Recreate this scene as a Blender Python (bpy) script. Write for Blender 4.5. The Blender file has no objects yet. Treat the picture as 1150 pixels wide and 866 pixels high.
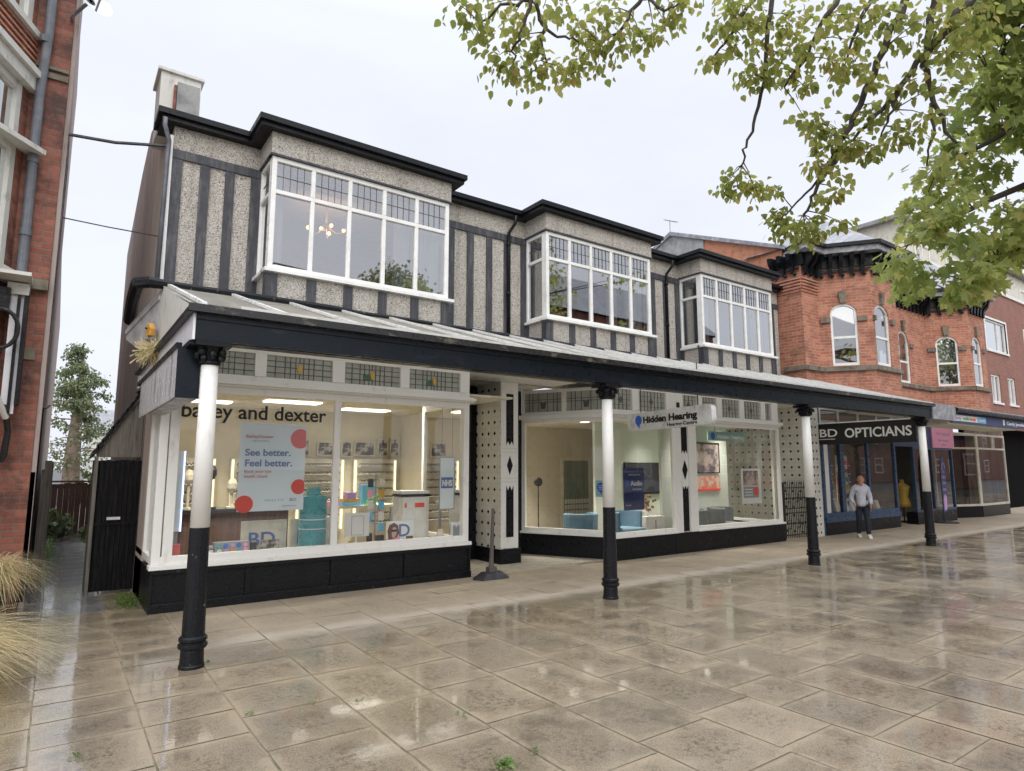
import bpy, math, random
from mathutils import Vector, Matrix
R = math.radians
random.seed(7)
SC = bpy.context.scene
COL = SC.collection

# ------------------------------------------------------------------ camera
CF, YAW, PITCH, CH = 710.8, 0.6202, 0.1293, 1.6
FW = Vector((math.sin(YAW)*math.cos(PITCH), math.cos(YAW)*math.cos(PITCH), math.sin(PITCH)))
RT = Vector((math.cos(YAW), -math.sin(YAW), 0)); UP = RT.cross(FW)
cam = bpy.data.cameras.new('camera'); cam.sensor_width = 36; cam.lens = 36*CF/1150
cam.clip_start = .05; cam.clip_end = 3000
camo = bpy.data.objects.new('camera', cam); COL.objects.link(camo)
m3 = Matrix((RT, UP, -FW)).transposed()
camo.matrix_world = Matrix.Translation((0, 0, CH)) @ m3.to_4x4()
SC.camera = camo

# ------------------------------------------------------------------ world, sun, exposure
SUN_EL, SUN_AZ = R(42), R(205)
w = bpy.data.worlds.new('World'); SC.world = w; w.use_nodes = True
nt = w.node_tree; nt.nodes.clear()
sky = nt.nodes.new('ShaderNodeTexSky'); sky.sky_type = 'NISHITA'; sky.sun_disc = False
sky.sun_elevation = SUN_EL; sky.sun_rotation = SUN_AZ; sky.air_density = 1.0; sky.dust_density = 3.0
mx = nt.nodes.new('ShaderNodeMix'); mx.data_type = 'RGBA'; mx.inputs['Factor'].default_value = .93
mx.inputs[7].default_value = (7.65, 7.95, 8.75, 1)            # the even cloud layer
nt.links.new(sky.outputs[0], mx.inputs[6])
tcw = nt.nodes.new('ShaderNodeTexCoord'); sx = nt.nodes.new('ShaderNodeSeparateXYZ'); nt.links.new(tcw.outputs['Generated'], sx.inputs[0])
gr = nt.nodes.new('ShaderNodeMapRange'); gr.inputs[1].default_value = .60; gr.inputs[2].default_value = 1.; gr.inputs[3].default_value = 1.; gr.inputs[4].default_value = 2.6   # an overcast sky is brightest overhead
nt.links.new(sx.outputs[2], gr.inputs[0])
nz = nt.nodes.new('ShaderNodeTexNoise'); nz.inputs['Scale'].default_value = 2.2; nz.inputs['Detail'].default_value = 4; nz.inputs['Roughness'].default_value = .55
mpw = nt.nodes.new('ShaderNodeMapping'); mpw.inputs['Scale'].default_value = (1, 1, 3); nt.links.new(tcw.outputs['Generated'], mpw.inputs[0]); nt.links.new(mpw.outputs[0], nz.inputs['Vector'])
cl = nt.nodes.new('ShaderNodeMapRange'); cl.inputs[1].default_value = .3; cl.inputs[2].default_value = .7; cl.inputs[3].default_value = .95; cl.inputs[4].default_value = 1.05; nt.links.new(nz.outputs[0], cl.inputs[0])
cm = nt.nodes.new('ShaderNodeVectorMath'); cm.operation = 'SCALE'; nt.links.new(mx.outputs[2], cm.inputs[0]); nt.links.new(cl.outputs[0], cm.inputs['Scale'])
hm = nt.nodes.new('ShaderNodeVectorMath'); hm.operation = 'SCALE'; nt.links.new(cm.outputs[0], hm.inputs[0]); nt.links.new(gr.outputs[0], hm.inputs['Scale'])
bg = nt.nodes.new('ShaderNodeBackground'); bg.inputs[1].default_value = .0915
wo = nt.nodes.new('ShaderNodeOutputWorld')
nt.links.new(hm.outputs[0], bg.inputs[0]); nt.links.new(bg.outputs[0], wo.inputs[0])
sl = bpy.data.lights.new('sun', 'SUN'); sl.energy = 1.5; sl.angle = R(70); sl.color = (1, .97, .92)
so = bpy.data.objects.new('sun', sl); COL.objects.link(so)
so.rotation_euler = (math.pi/2-SUN_EL, 0, math.pi-SUN_AZ)
VS = SC.view_settings
SC.view_settings.view_transform = 'Standard'; VS.look = 'None'; VS.exposure = .44; VS.gamma = 1
SC.render.resolution_x = 1024; SC.render.resolution_y = 771
SC.cycles.transparent_max_bounces = 24; SC.cycles.max_bounces = 10

# ------------------------------------------------------------------ helpers
def lin(r, g, b):
    f = lambda c: ((c/255+.055)/1.055)**2.4 if c > 10 else c/255/12.92
    return (f(r), f(g), f(b), 1)
def ray(px, py): return FW+RT*((px-575)/CF)-UP*((py-433)/CF)
def at(px, py, dist):
    d = ray(px, py).normalized(); return Vector((0, 0, CH))+d*dist

def tag(o, label=None, cat=None, group=None, kind=None):
    if label: o['label'] = label
    if cat: o['category'] = cat
    if group: o['group'] = group
    if kind: o['kind'] = kind
    return o
def thing(name, label, cat, loc=(0, 0, 0), rz=0, group=None):
    o = bpy.data.objects.new(name, None); COL.objects.link(o); o.empty_display_size = .2
    o.location = loc; o.rotation_euler = (0, 0, rz)
    return tag(o, label, cat, group)
def copy_tree(o, parent=None):
    c = o.copy(); COL.objects.link(c); c.parent = parent
    for ch in list(o.children): copy_tree(ch, c)
    return c
def worldmat(o):
    m = Matrix.Identity(4)
    while o is not None:
        m = Matrix.LocRotScale(o.location, o.rotation_euler, o.scale) @ m
        o = o.parent
    return m

class Pl:
    """vertical plane: u along it, z up, d outwards (to the street when u runs to +X)"""
    def __init__(s, p0, p1, u0=0.):
        s.p = Vector((p0[0], p0[1])); v = Vector((p1[0]-p0[0], p1[1]-p0[1])); s.L = v.length
        s.u = v/s.L; s.n = Vector((s.u.y, -s.u.x)); s.u0 = u0
    def pt(s, u, z, d=0.):
        q = s.p+s.u*(u-s.u0)+s.n*d; return Vector((q.x, q.y, z))
def FX(Y): return Pl((0, Y), (1, Y))

class MB:
    def __init__(s): s.v = []; s.f = []; s.m = []; s.tint = []; s.ct = .5; s.starts = []
    def face(s, pts, m=0):
        i = len(s.v); s.starts.append(i); s.v += [tuple(p) for p in pts]; s.f.append(tuple(range(i, i+len(pts)))); s.m.append(m); s.tint.append(s.ct)
    def poly(s, vs, fs, m=0):
        i = len(s.v); s.starts.append(i); s.v += [tuple(p) for p in vs]
        for f in fs: s.f.append(tuple(i+k for k in f)); s.m.append(m); s.tint.append(s.ct)
    def hexa(s, c, m=0):
        s.poly(c, [(0, 3, 2, 1), (4, 5, 6, 7), (0, 1, 5, 4), (1, 2, 6, 5), (2, 3, 7, 6), (3, 0, 4, 7)], m); return s
    def box(s, x0, x1, y0, y1, z0, z1, m=0):
        return s.hexa([(x0, y0, z0), (x1, y0, z0), (x1, y1, z0), (x0, y1, z0), (x0, y0, z1), (x1, y0, z1), (x1, y1, z1), (x0, y1, z1)], m)
    def pb(s, pl, u0, u1, z0, z1, d0, d1, m=0):      # d1 outer
        return s.hexa([pl.pt(u0, z0, d1), pl.pt(u1, z0, d1), pl.pt(u1, z0, d0), pl.pt(u0, z0, d0),
                       pl.pt(u0, z1, d1), pl.pt(u1, z1, d1), pl.pt(u1, z1, d0), pl.pt(u0, z1, d0)], m)
    def prism(s, pl, poly, d0, d1, m=0):              # poly ccw seen from outside in (u,z)
        n = len(poly); a = [pl.pt(u, z, d1) for u, z in poly]; b = [pl.pt(u, z, d0) for u, z in poly]
        s.poly(a+b, [tuple(range(n)), tuple(range(2*n-1, n-1, -1))]+[(i, n+i, n+(i+1) % n, (i+1) % n) for i in range(n)], m); return s
    def prismz(s, pts, z0, z1, m=0):                  # pts ccw from above
        n = len(pts); s.poly([(x, y, z0) for x, y in pts]+[(x, y, z1) for x, y in pts],
            [tuple(range(n-1, -1, -1)), tuple(range(n, 2*n))]+[(i, (i+1) % n, n+(i+1) % n, n+i) for i in range(n)], m); return s
    def tube(s, path, r, n=8, m=0, cap=True):
        path = [Vector(p) for p in path]; rs = r if isinstance(r, (list, tuple)) else [r]*len(path)
        vs = []; prev = None
        for i, p in enumerate(path):
            t = (path[min(i+1, len(path)-1)]-path[max(i-1, 0)]).normalized()
            a = prev if prev is not None else (Vector((0, 0, 1)) if abs(t.z) < .9 else Vector((1, 0, 0)))
            x = (a-t*a.dot(t)).normalized(); y = t.cross(x); prev = x
            for k in range(n):
                an = 2*math.pi*k/n; vs.append(p+(x*math.cos(an)+y*math.sin(an))*rs[i])
        fs = [(i*n+k, i*n+(k+1) % n, (i+1)*n+(k+1) % n, (i+1)*n+k) for i in range(len(path)-1) for k in range(n)]
        if cap: fs += [tuple(range(n-1, -1, -1)), tuple(range((len(path)-1)*n, len(path)*n))]
        s.poly(vs, fs, m); return s
    def lathe(s, c, prof, n=20, m=0):
        vs = []; ms = []
        for r, z in prof:
            for k in range(n):
                a = 2*math.pi*k/n; vs.append((c[0]+r*math.cos(a), c[1]+r*math.sin(a), c[2]+z))
        fs = [(i*n+k, i*n+(k+1) % n, (i+1)*n+(k+1) % n, (i+1)*n+k) for i in range(len(prof)-1) for k in range(n)]
        fs += [tuple(range(n-1, -1, -1)), tuple(range((len(prof)-1)*n, len(prof)*n))]
        s.poly(vs, fs, m); return s
    def ball(s, c, r, n=10, m=0, sc=(1, 1, 1)):
        k = max(4, n//2); vs = []; fs = []
        for i in range(1, k):
            a = math.pi*i/k
            for j in range(n):
                b = 2*math.pi*j/n; vs.append((c[0]+r*sc[0]*math.sin(a)*math.cos(b), c[1]+r*sc[1]*math.sin(a)*math.sin(b), c[2]+r*sc[2]*math.cos(a)))
        vs += [(c[0], c[1], c[2]+r*sc[2]), (c[0], c[1], c[2]-r*sc[2])]; t = len(vs)-2
        for i in range(k-2):
            for j in range(n): fs.append((i*n+j, (i+1)*n+j, (i+1)*n+(j+1) % n, i*n+(j+1) % n))
        for j in range(n): fs.append((t, j, (j+1) % n)); fs.append((t+1, (k-2)*n+(j+1) % n, (k-2)*n+j))
        s.poly(vs, fs, m); return s
    def build(s, name, mats, parent=None, smooth=False, bevel=0, tint=False):
        mats = mats if isinstance(mats, (list, tuple)) else [mats]
        inv = worldmat(parent).inverted() if parent is not None else None
        me = bpy.data.meshes.new(name)
        W = s.v
        L = [tuple(inv @ Vector(p)) for p in W] if inv is not None else W
        me.from_pydata(L, [], s.f)
        for mm in mats: me.materials.append(mm)
        me.polygons.foreach_set('material_index', s.m)
        if smooth: me.polygons.foreach_set('use_smooth', [True]*len(s.f))
        uv = me.uv_layers.new(name='UVMap'); dat = []
        for f in s.f:
            a = Vector(W[f[0]]); nrm = Vector((0, 0, 0))
            for i in range(1, len(f)-1): nrm += (Vector(W[f[i]])-a).cross(Vector(W[f[i+1]])-a)
            nrm = nrm.normalized() if nrm.length > 1e-12 else Vector((0, 0, 1))
            if abs(nrm.z) < .75:
                t = Vector((-nrm.y, nrm.x, 0)).normalized()
                for i in f: p = Vector(W[i]); dat += [p.dot(t), p.z]
            else:
                for i in f: dat += [W[i][0], W[i][1]]
        uv.data.foreach_set('uv', dat)
        if tint:
            at_ = me.attributes.new('tint', 'FLOAT', 'FACE'); at_.data.foreach_set('value', s.tint)
        me.update()
        o = bpy.data.objects.new(name, me); COL.objects.link(o); o.parent = parent
        if bevel:
            b = o.modifiers.new('edge', 'BEVEL'); b.width = bevel; b.segments = 2; b.limit_method = 'ANGLE'; b.angle_limit = R(40)
        return o

# ------------------------------------------------------------------ materials
def newmat(name):
    m = bpy.data.materials.new(name); m.use_nodes = True; t = m.node_tree; t.nodes.clear()
    out = t.nodes.new('ShaderNodeOutputMaterial'); return m, t, out
class T:
    def __init__(s, t): s.t = t
    def n(s, typ, **k):
        n = s.t.nodes.new(typ)
        for a, b in k.items(): setattr(n, a, b)
        return n
    def l(s, a, b): s.t.links.new(a, b)
    def math(s, op, a, b=None, c=None):
        n = s.n('ShaderNodeMath', operation=op)
        for i, v in enumerate((a, b, c)):
            if v is None: continue
            if isinstance(v, (int, float)): n.inputs[i].default_value = v
            else: s.l(v, n.inputs[i])
        return n.outputs[0]
    def mix(s, f, a, b, bt='MIX'):
        n = s.n('ShaderNodeMix', data_type='RGBA', blend_type=bt)
        for i, v in ((0, f), (6, a), (7, b)):
            if isinstance(v, (int, float)): n.inputs[i].default_value = v
            elif isinstance(v, tuple): n.inputs[i].default_value = v
            else: s.l(v, n.inputs[i])
        return n.outputs[2]
    def noise(s, vec, scale, detail=4, rough=.6, stretch=None):
        if stretch:
            mp = s.n('ShaderNodeMapping'); mp.inputs['Scale'].default_value = stretch; s.l(vec, mp.inputs[0]); vec = mp.outputs[0]
        n = s.n('ShaderNodeTexNoise'); n.inputs['Scale'].default_value = scale; n.inputs['Detail'].default_value = detail
        n.inputs['Roughness'].default_value = rough; s.l(vec, n.inputs['Vector']); return n.outputs[0]
    def ramp(s, f, a, b, va=0., vb=1.):
        n = s.n('ShaderNodeMapRange', interpolation_type='SMOOTHSTEP')
        n.inputs[1].default_value = a; n.inputs[2].default_value = b; n.inputs[3].default_value = va; n.inputs[4].default_value = vb
        s.l(f, n.inputs[0]); return n.outputs[0]
def principled(T_, out, col, rough, metal=0., bump=None, bdist=.01, bstr=.5, spec=.5):
    p = T_.n('ShaderNodeBsdfPrincipled'); p.inputs['Specular IOR Level'].default_value = spec; p.inputs['Metallic'].default_value = metal
    for k, v in (('Base Color', col), ('Roughness', rough)):
        if isinstance(v, (int, float, tuple)): p.inputs[k].default_value = v
        else: T_.l(v, p.inputs[k])
    if bump is not None:
        b = T_.n('ShaderNodeBump'); b.inputs['Strength'].default_value = bstr; b.inputs['Distance'].default_value = bdist
        T_.l(bump, b.inputs['Height']); T_.l(b.outputs[0], p.inputs['Normal'])
    T_.l(p.outputs[0], out.inputs[0]); return p
def mat(name, col, rough=.6, metal=0., col2=None, scale=6, amt=(.4, .7), bump=0, bscale=80, stretch=None, rvar=.15, spec=.5):
    m, t, out = newmat(name); q = T(t); tc = q.n('ShaderNodeTexCoord').outputs['Object']
    if col2 is None: col2 = tuple(c*.78 for c in col[:3])+(1,)
    n1 = q.noise(tc, scale, 6, .65, stretch); f = q.ramp(n1, amt[0], amt[1])
    c = q.mix(f, col, col2)
    n2 = q.noise(tc, scale*3.1, 3, .6); rr = q.ramp(n2, .3, .7, max(0, rough-rvar), min(1, rough+rvar))
    bn = q.noise(tc, bscale, 4, .7) if bump else None
    principled(q, out, c, rr, metal, bn, .01, bump or .5, spec); return m
def flat(name, col, rough=.6, metal=0., spec=.4):
    m, t, out = newmat(name); principled(T(t), out, col, rough, metal, spec=spec); return m
def emit(name, col, s):
    m, t, out = newmat(name); e = t.nodes.new('ShaderNodeEmission'); e.inputs[0].default_value = col; e.inputs[1].default_value = s
    t.links.new(e.outputs[0], out.inputs[0]); return m
def glass(name, tint=(.93, .96, .95, 1), add=.05, mul=1.6):
    m, t, out = newmat(name); q = T(t)
    fr = q.n('ShaderNodeFresnel'); fr.inputs[0].default_value = 1.5
    f = q.math('MINIMUM', q.math('MULTIPLY_ADD', fr.outputs[0], mul, add), 1.)
    tr = q.n('ShaderNodeBsdfTransparent'); tr.inputs[0].default_value = tint
    gl = q.n('ShaderNodeBsdfGlossy'); gl.inputs['Roughness'].default_value = .012
    tc = q.n('ShaderNodeTexCoord').outputs['Object']
    b = q.n('ShaderNodeBump'); b.inputs['Strength'].default_value = .03; b.inputs['Distance'].default_value = .02
    q.l(q.noise(tc, 1.3, 1), b.inputs['Height']); q.l(b.outputs[0], gl.inputs['Normal'])
    ms = q.n('ShaderNodeMixShader'); q.l(f, ms.inputs[0]); q.l(tr.outputs[0], ms.inputs[1]); q.l(gl.outputs[0], ms.inputs[2])
    q.l(ms.outputs[0], out.inputs[0]); return m

def brick_mat(name, c1, c2, mortar, w=.225, h=.075, dirt=.35):
    m, t, out = newmat(name); q = T(t)
    uv = q.n('ShaderNodeTexCoord'); u = uv.outputs['UV']; ob = uv.outputs['Object']
    b = q.n('ShaderNodeTexBrick'); b.inputs['Scale'].default_value = 1; b.inputs['Brick Width'].default_value = w
    b.inputs['Row Height'].default_value = h; b.inputs['Mortar Size'].default_value = .009; b.inputs['Mortar Smooth'].default_value = .3
    b.inputs['Color1'].default_value = c1; b.inputs['Color2'].default_value = c2; b.inputs['Mortar'].default_value = mortar
    b.inputs['Bias'].default_value = -.2; q.l(u, b.inputs['Vector'])
    n = q.noise(ob, 2.1, 6, .75); d = q.ramp(n, .44, .66, 0, dirt)
    c = q.mix(d, b.outputs[0], (.06, .035, .03, 1))
    n3 = q.noise(ob, 26, 3, .6); c = q.mix(q.ramp(n3, .45, .7, 0, .35), c, (.16, .08, .055, 1))
    n4 = q.noise(ob, 3.1, 4, .7); c = q.mix(q.ramp(n4, .6, .8, 0, .25), c, (.5, .42, .36, 1))
    hgt = q.math('SUBTRACT', q.math('MULTIPLY', n3, .4), b.outputs['Fac'])
    principled(q, out, c, .8, 0, hgt, .006, .6); return m

def pebble_mat():
    m, t, out = newmat('pebbledash'); q = T(t); tc = q.n('ShaderNodeTexCoord').outputs['Object']
    v = q.n('ShaderNodeTexVoronoi'); v.inputs['Scale'].default_value = 95; q.l(tc, v.inputs['Vector'])
    hs = q.n('ShaderNodeSeparateColor'); q.l(v.outputs['Color'], hs.inputs[0])
    c = q.mix(q.ramp(hs.outputs[0], .1, .9), (.37, .34, .30, 1), (.67, .63, .57, 1))
    c = q.mix(q.ramp(hs.outputs[1], .90, .97), c, (.12, .10, .085, 1))
    n = q.noise(tc, 1.5, 6, .7, (1, 1, .35)); c = q.mix(q.ramp(n, .45, .8, 0, .4), c, (.26, .235, .2, 1)); n = q.noise(tc, 7, 4, .6, (1, 1, .09)); c = q.mix(q.ramp(n, .52, .75, 0, .4), c, (.2, .175, .14, 1))
    principled(q, out, c, .9, 0, q.math('SUBTRACT', 1., v.outputs['Distance']), .012, .8); return m

def tile_mat():
    m, t, out = newmat('diamond_tile'); q = T(t); uv = q.n('ShaderNodeTexCoord').outputs['UV']
    sp = q.n('ShaderNodeSeparateXYZ'); q.l(uv, sp.inputs[0])
    S = .19
    def tri(o, off=0.): return q.math('ABSOLUTE', q.math('SUBTRACT', q.math('FRACT', q.math('ADD', q.math('DIVIDE', o, S), off)), .5))
    d = q.math('ADD', tri(sp.outputs[0]), tri(sp.outputs[1]))
    f = q.math('LESS_THAN', d, .19)
    g = q.math('MINIMUM', q.math('ABSOLUTE', q.math('SUBTRACT', q.math('FRACT', q.math('DIVIDE', sp.outputs[0], S)), .0)), q.math('ABSOLUTE', q.math('FRACT', q.math('DIVIDE', sp.outputs[1], S))))
    gl = q.math('LESS_THAN', g, .03)
    n = q.noise(uv, 5, 4)
    c = q.mix(q.ramp(n, .4, .7), (.66, .64, .58, 1), (.74, .73, .68, 1))
    c = q.mix(q.math('MULTIPLY', gl, .5), c, (.42, .41, .38, 1)); c = q.mix(f, c, (.012, .012, .014, 1))
    principled(q, out, c, .22); return m

def paving_mat():
    m, t, out = newmat('wet_paving'); q = T(t); tc = q.n('ShaderNodeTexCoord').outputs['Object']
    sp = q.n('ShaderNodeSeparateXYZ'); q.l(tc, sp.inputs[0]); X, Y = sp.outputs[0], sp.outputs[1]
    at_ = q.n('ShaderNodeAttribute', attribute_name='tint'); ti = at_.outputs['Fac']
    nb = q.noise(tc, .75, 5, .65); nm = q.noise(tc, 3.2, 5, .7); nf = q.noise(tc, 26, 4, .78); ng = q.noise(tc, 95, 2, .7)
    yy = q.math('ADD', Y, q.math('MULTIPLY', q.math('SUBTRACT', nm, .5), .55))
    inx = q.ramp(q.math('ADD', X, q.math('MULTIPLY', q.math('SUBTRACT', nb, .5), .8)), .75, 1.7)
    dry = q.math('MULTIPLY', q.ramp(yy, 6.12, 6.5), inx)
    edge = q.math('MULTIPLY', q.ramp(yy, 6.1, 6.5), q.ramp(yy, 6.75, 6.5))     # lime line at the drip edge
    su = q.n('ShaderNodeUVMap', uv_map='slab').outputs[0]; ss = q.n('ShaderNodeAttribute', attribute_name='slab_size').outputs['Vector']
    s1 = q.n('ShaderNodeSeparateXYZ'); q.l(su, s1.inputs[0]); s2 = q.n('ShaderNodeSeparateXYZ'); q.l(ss, s2.inputs[0])
    ex = q.math('MINIMUM', s1.outputs[0], q.math('SUBTRACT', s2.outputs[0], s1.outputs[0])); ey = q.math('MINIMUM', s1.outputs[1], q.math('SUBTRACT', s2.outputs[1], s1.outputs[1]))
    ed = q.math('ADD', q.math('MINIMUM', ex, ey), q.math('MULTIPLY', q.math('SUBTRACT', nm, .5), .26)); ed = q.math('ADD', ed, q.math('MULTIPLY', q.math('SUBTRACT', nf, .5), .12))
    silt = q.ramp(ed, .06, .0); core = q.ramp(ed, .06, .20)
    c = q.mix(ti, (.40, .32, .215, 1), (.24, .195, .135, 1))
    c = q.mix(q.ramp(nm, .45, .75, 0, .5), c, (.19, .15, .095, 1))
    sp_ = q.ramp(nf, .46, .62); sp2 = q.ramp(ng, .5, .62)
    c = q.mix(q.math('MULTIPLY', q.math('MULTIPLY', sp_, core), q.ramp(nb, .35, .6, .45, 1.)), c, (.075, .058, .038, 1))
    c = q.mix(q.math('MULTIPLY', sp2, .5), c, (.07, .055, .037, 1)); c = q.mix(q.ramp(ng, .46, .36, 0, .5), c, (.46, .39, .29, 1))
    c = q.mix(q.math('MULTIPLY', silt, .45), c, (.44, .36, .25, 1))
    st = q.noise(tc, 1.7, 6, .75); c = q.mix(q.ramp(st, .52, .66, 0, .6), c, (.10, .08, .055, 1))
    gv = q.n('ShaderNodeTexVoronoi'); gv.inputs['Scale'].default_value = 2.3; q.l(tc, gv.inputs['Vector']); c = q.mix(q.ramp(gv.outputs['Distance'], .055, .04, 0, .5), c, (.08, .07, .06, 1))
    wc = q.mix(.20, c, (.09, .07, .045, 1))
    dc = q.mix(.5, c, (.50, .425, .335, 1))
    al = q.math('MULTIPLY', q.ramp(X, .62, .55), q.ramp(Y, 8.4, 8.9)); wc = q.mix(al, wc, q.mix(.8, c, (.20, .21, .23, 1)))
    c = q.mix(dry, wc, dc); c = q.mix(q.math('MULTIPLY', edge, q.math('MULTIPLY', dry, .35)), c, (.6, .56, .5, 1))
    # wet film: glassy where water stands, rougher where the grain pokes through
    pud = q.ramp(q.math('ADD', q.math('MULTIPLY', nb, .62), q.math('MULTIPLY', nm, .38)), .42, .60)
    left = q.ramp(X, .9, .1)                                                      # the alley side lies in a hollow and holds water
    film = q.math('MAXIMUM', pud, left)
    rw = q.math('SUBTRACT', .5, q.math('MULTIPLY', film, .28)); rw = q.math('ADD', rw, q.math('MULTIPLY', nf, .10))
    rough = q.math('ADD', q.math('MULTIPLY', dry, .8), q.math('MULTIPLY', q.math('SUBTRACT', 1., dry), rw))
    hb = q.math('MULTIPLY', q.math('ADD', nf, q.math('MULTIPLY', ng, .6)), q.math('SUBTRACT', 1.05, q.math('MULTIPLY', film, .93)))
    p = principled(q, out, c, rough, 0, hb, .004, .35)
    p.inputs['IOR'].default_value = 1.5
    cw = q.math('MULTIPLY', q.math('MULTIPLY', q.math('SUBTRACT', 1., dry), q.math('SUBTRACT', 1., q.math('MULTIPLY', silt, q.math('SUBTRACT', .75, q.math('MULTIPLY', left, .5))))), q.math('ADD', .38, q.math('MULTIPLY', film, .6)))
    q.l(cw, p.inputs['Coat Weight']); p.inputs['Coat Roughness'].default_value = .06; p.inputs['Coat IOR'].default_value = 1.45
    nc = q.n('ShaderNodeBump'); nc.inputs['Strength'].default_value = .12; nc.inputs['Distance'].default_value = .004
    q.l(q.noise(tc, 9, 3, .6), nc.inputs['Height']); q.l(nc.outputs[0], p.inputs['Coat Normal'])
    return m

def leaf_mat(name, a, b, c3, tr=.45):
    m, t, out = newmat(name); q = T(t)
    ti = q.n('ShaderNodeAttribute', attribute_name='tint').outputs['Fac']
    c = q.mix(q.ramp(ti, 0, .8), a, b); c = q.mix(q.ramp(ti, .86, 1.), c, c3)
    d = q.n('ShaderNodeBsdfPrincipled'); d.inputs['Roughness'].default_value = .45; q.l(c, d.inputs['Base Color'])
    tl = q.n('ShaderNodeBsdfTranslucent'); q.l(q.mix(.35, c, (.32, .40, .05, 1)), tl.inputs[0])
    ms = q.n('ShaderNodeMixShader'); ms.inputs[0].default_value = tr; q.l(d.outputs[0], ms.inputs[1]); q.l(tl.outputs[0], ms.inputs[2])
    q.l(ms.outputs[0], out.inputs[0]); return m
def slate_mat():
    m, t, out = newmat('slate'); q = T(t); uv = q.n('ShaderNodeTexCoord').outputs['UV']
    b = q.n('ShaderNodeTexBrick'); b.inputs['Scale'].default_value = 1; b.inputs['Brick Width'].default_value = .3; b.inputs['Row Height'].default_value = .2
    b.inputs['Mortar Size'].default_value = .006; b.inputs['Color1'].default_value = (.22, .23, .25, 1); b.inputs['Color2'].default_value = (.32, .32, .34, 1)
    b.inputs['Mortar'].default_value = (.07, .07, .08, 1); q.l(uv, b.inputs['Vector'])
    principled(q, out, b.outputs[0], .35, 0, q.math('SUBTRACT', 1., b.outputs['Fac']), .01, .5); return m
def roofsheet_mat():
    m, t, out = newmat('canopy_sheet'); q = T(t); tc = q.n('ShaderNodeTexCoord').outputs['Object']
    n = q.noise(tc, 2.2, 5, .7); c = q.mix(q.ramp(n, .4, .7), (.40, .39, .36, 1), (.20, .19, .165, 1))
    d = q.n('ShaderNodeBsdfPrincipled'); d.inputs['Roughness'].default_value = .35; q.l(c, d.inputs['Base Color'])
    tl = q.n('ShaderNodeBsdfTranslucent'); tl.inputs[0].default_value = (.97, .97, .94, 1)
    ms = q.n('ShaderNodeMixShader'); ms.inputs[0].default_value = .6; q.l(d.outputs[0], ms.inputs[1]); q.l(tl.outputs[0], ms.inputs[2])
    q.l(ms.outputs[0], out.inputs[0]); return m

M = {}
M['pave'] = paving_mat()
M['mortar'] = mat('sandy_joint', (.27, .22, .15, 1), .7, col2=(.14, .12, .07, 1), scale=5)
M['peb'] = pebble_mat()
M['timber'] = mat('dark_painted_timber', (.045, .046, .056, 1), .6, col2=(.12, .12, .125, 1), scale=5, amt=(.45, .75), stretch=(4, 4, .5), bump=.5, bscale=30)
M['black'] = mat('black_gloss_paint', (.007, .008, .010, 1), .38, col2=(.022, .022, .024, 1), scale=7, amt=(.55, .8), bump=.25, bscale=25, spec=.25)
M['blackold'] = mat('chipped_black_paint', (.006, .007, .009, 1), .36, col2=(.30, .28, .26, 1), scale=22, amt=(.67, .71), bump=.4, bscale=30, spec=.28)
M['navy'] = mat('navy_fascia_paint', (.006, .010, .016, 1), .34, col2=(.045, .05, .056, 1), scale=4, amt=(.58, .82), stretch=(.5, 1, 2.5), rvar=.08, spec=.28)
M['blue'] = mat('dark_blue_paint', (.03, .07, .15, 1), .35)
M['white'] = mat('white_paint', (.81, .80, .77, 1), .4, col2=(.50, .47, .40, 1), scale=7, amt=(.56, .85), bump=.15, bscale=30, stretch=(1, 1, .35))
M['upvc'] = mat('white_frame', (.84, .84, .82, 1), .3, col2=(.74, .73, .70, 1), scale=3)
M['oldwhite'] = mat('weathered_white_paint', (.66, .65, .60, 1), .5, col2=(.34, .31, .26, 1), scale=8, amt=(.5, .8), bump=.3, bscale=40, stretch=(1, 1, .5))
M['wetwhite'] = mat('wet_white_board', (.84, .84, .88, 1), .2, col2=(.42, .40, .40, 1), scale=3, amt=(.6, .8), stretch=(1, 3, .25), rvar=.05)
M['cream'] = mat('cream_paint', (.70, .66, .55, 1), .45)
M['render'] = mat('brown_render', (.56, .47, .41, 1), .9, col2=(.38, .31, .27, 1), scale=1.6, amt=(.35, .7), stretch=(2.5, 2.5, .25), bump=.4, bscale=50)
M['pinkrender'] = mat('pinkish_render', (.42, .34, .31, 1), .85, col2=(.22, .17, .15, 1), scale=2.2, stretch=(3, 3, .3), bump=.4, bscale=50)
M['grey'] = mat('grey_render', (.36, .36, .35, 1), .85, col2=(.2, .2, .2, 1), scale=3, bump=.4, bscale=60)
M['stone'] = mat('weathered_sandstone', (.22, .19, .145, 1), .85, col2=(.09, .08, .065, 1), scale=5, bump=.5, bscale=40)
M['brickR'] = brick_mat('orange_red_brick', (.44, .145, .08, 1), (.64, .27, .16, 1), (.44, .33, .27, 1), dirt=.4)
M['brickD'] = brick_mat('dark_red_brick', (.27, .085, .055, 1), (.40, .15, .10, 1), (.22, .15, .12, 1), dirt=.9)
M['brickB'] = brick_mat('brown_red_brick', (.30, .115, .085, 1), (.36, .15, .11, 1), (.28, .22, .19, 1), dirt=.25)
M['slate'] = slate_mat()
M['dash'] = tile_mat()
M['sheet'] = roofsheet_mat()
M['lead'] = mat('lead_flashing', (.22, .22, .25, 1), .4, col2=(.45, .45, .46, 1), scale=7, bump=.5, bscale=12)
M['iron'] = mat('black_iron', (.012, .012, .014, 1), .4, .0)
M['pipegrey'] = mat('grey_iron_pipe', (.13, .14, .16, 1), .45, col2=(.2, .21, .24, 1))
M['came'] = flat('lead_came', (.10, .10, .10, 1), .5)
M['glassS'] = glass('shop_glass', (.985, .995, .985, 1), .03, 1.35)
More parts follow.
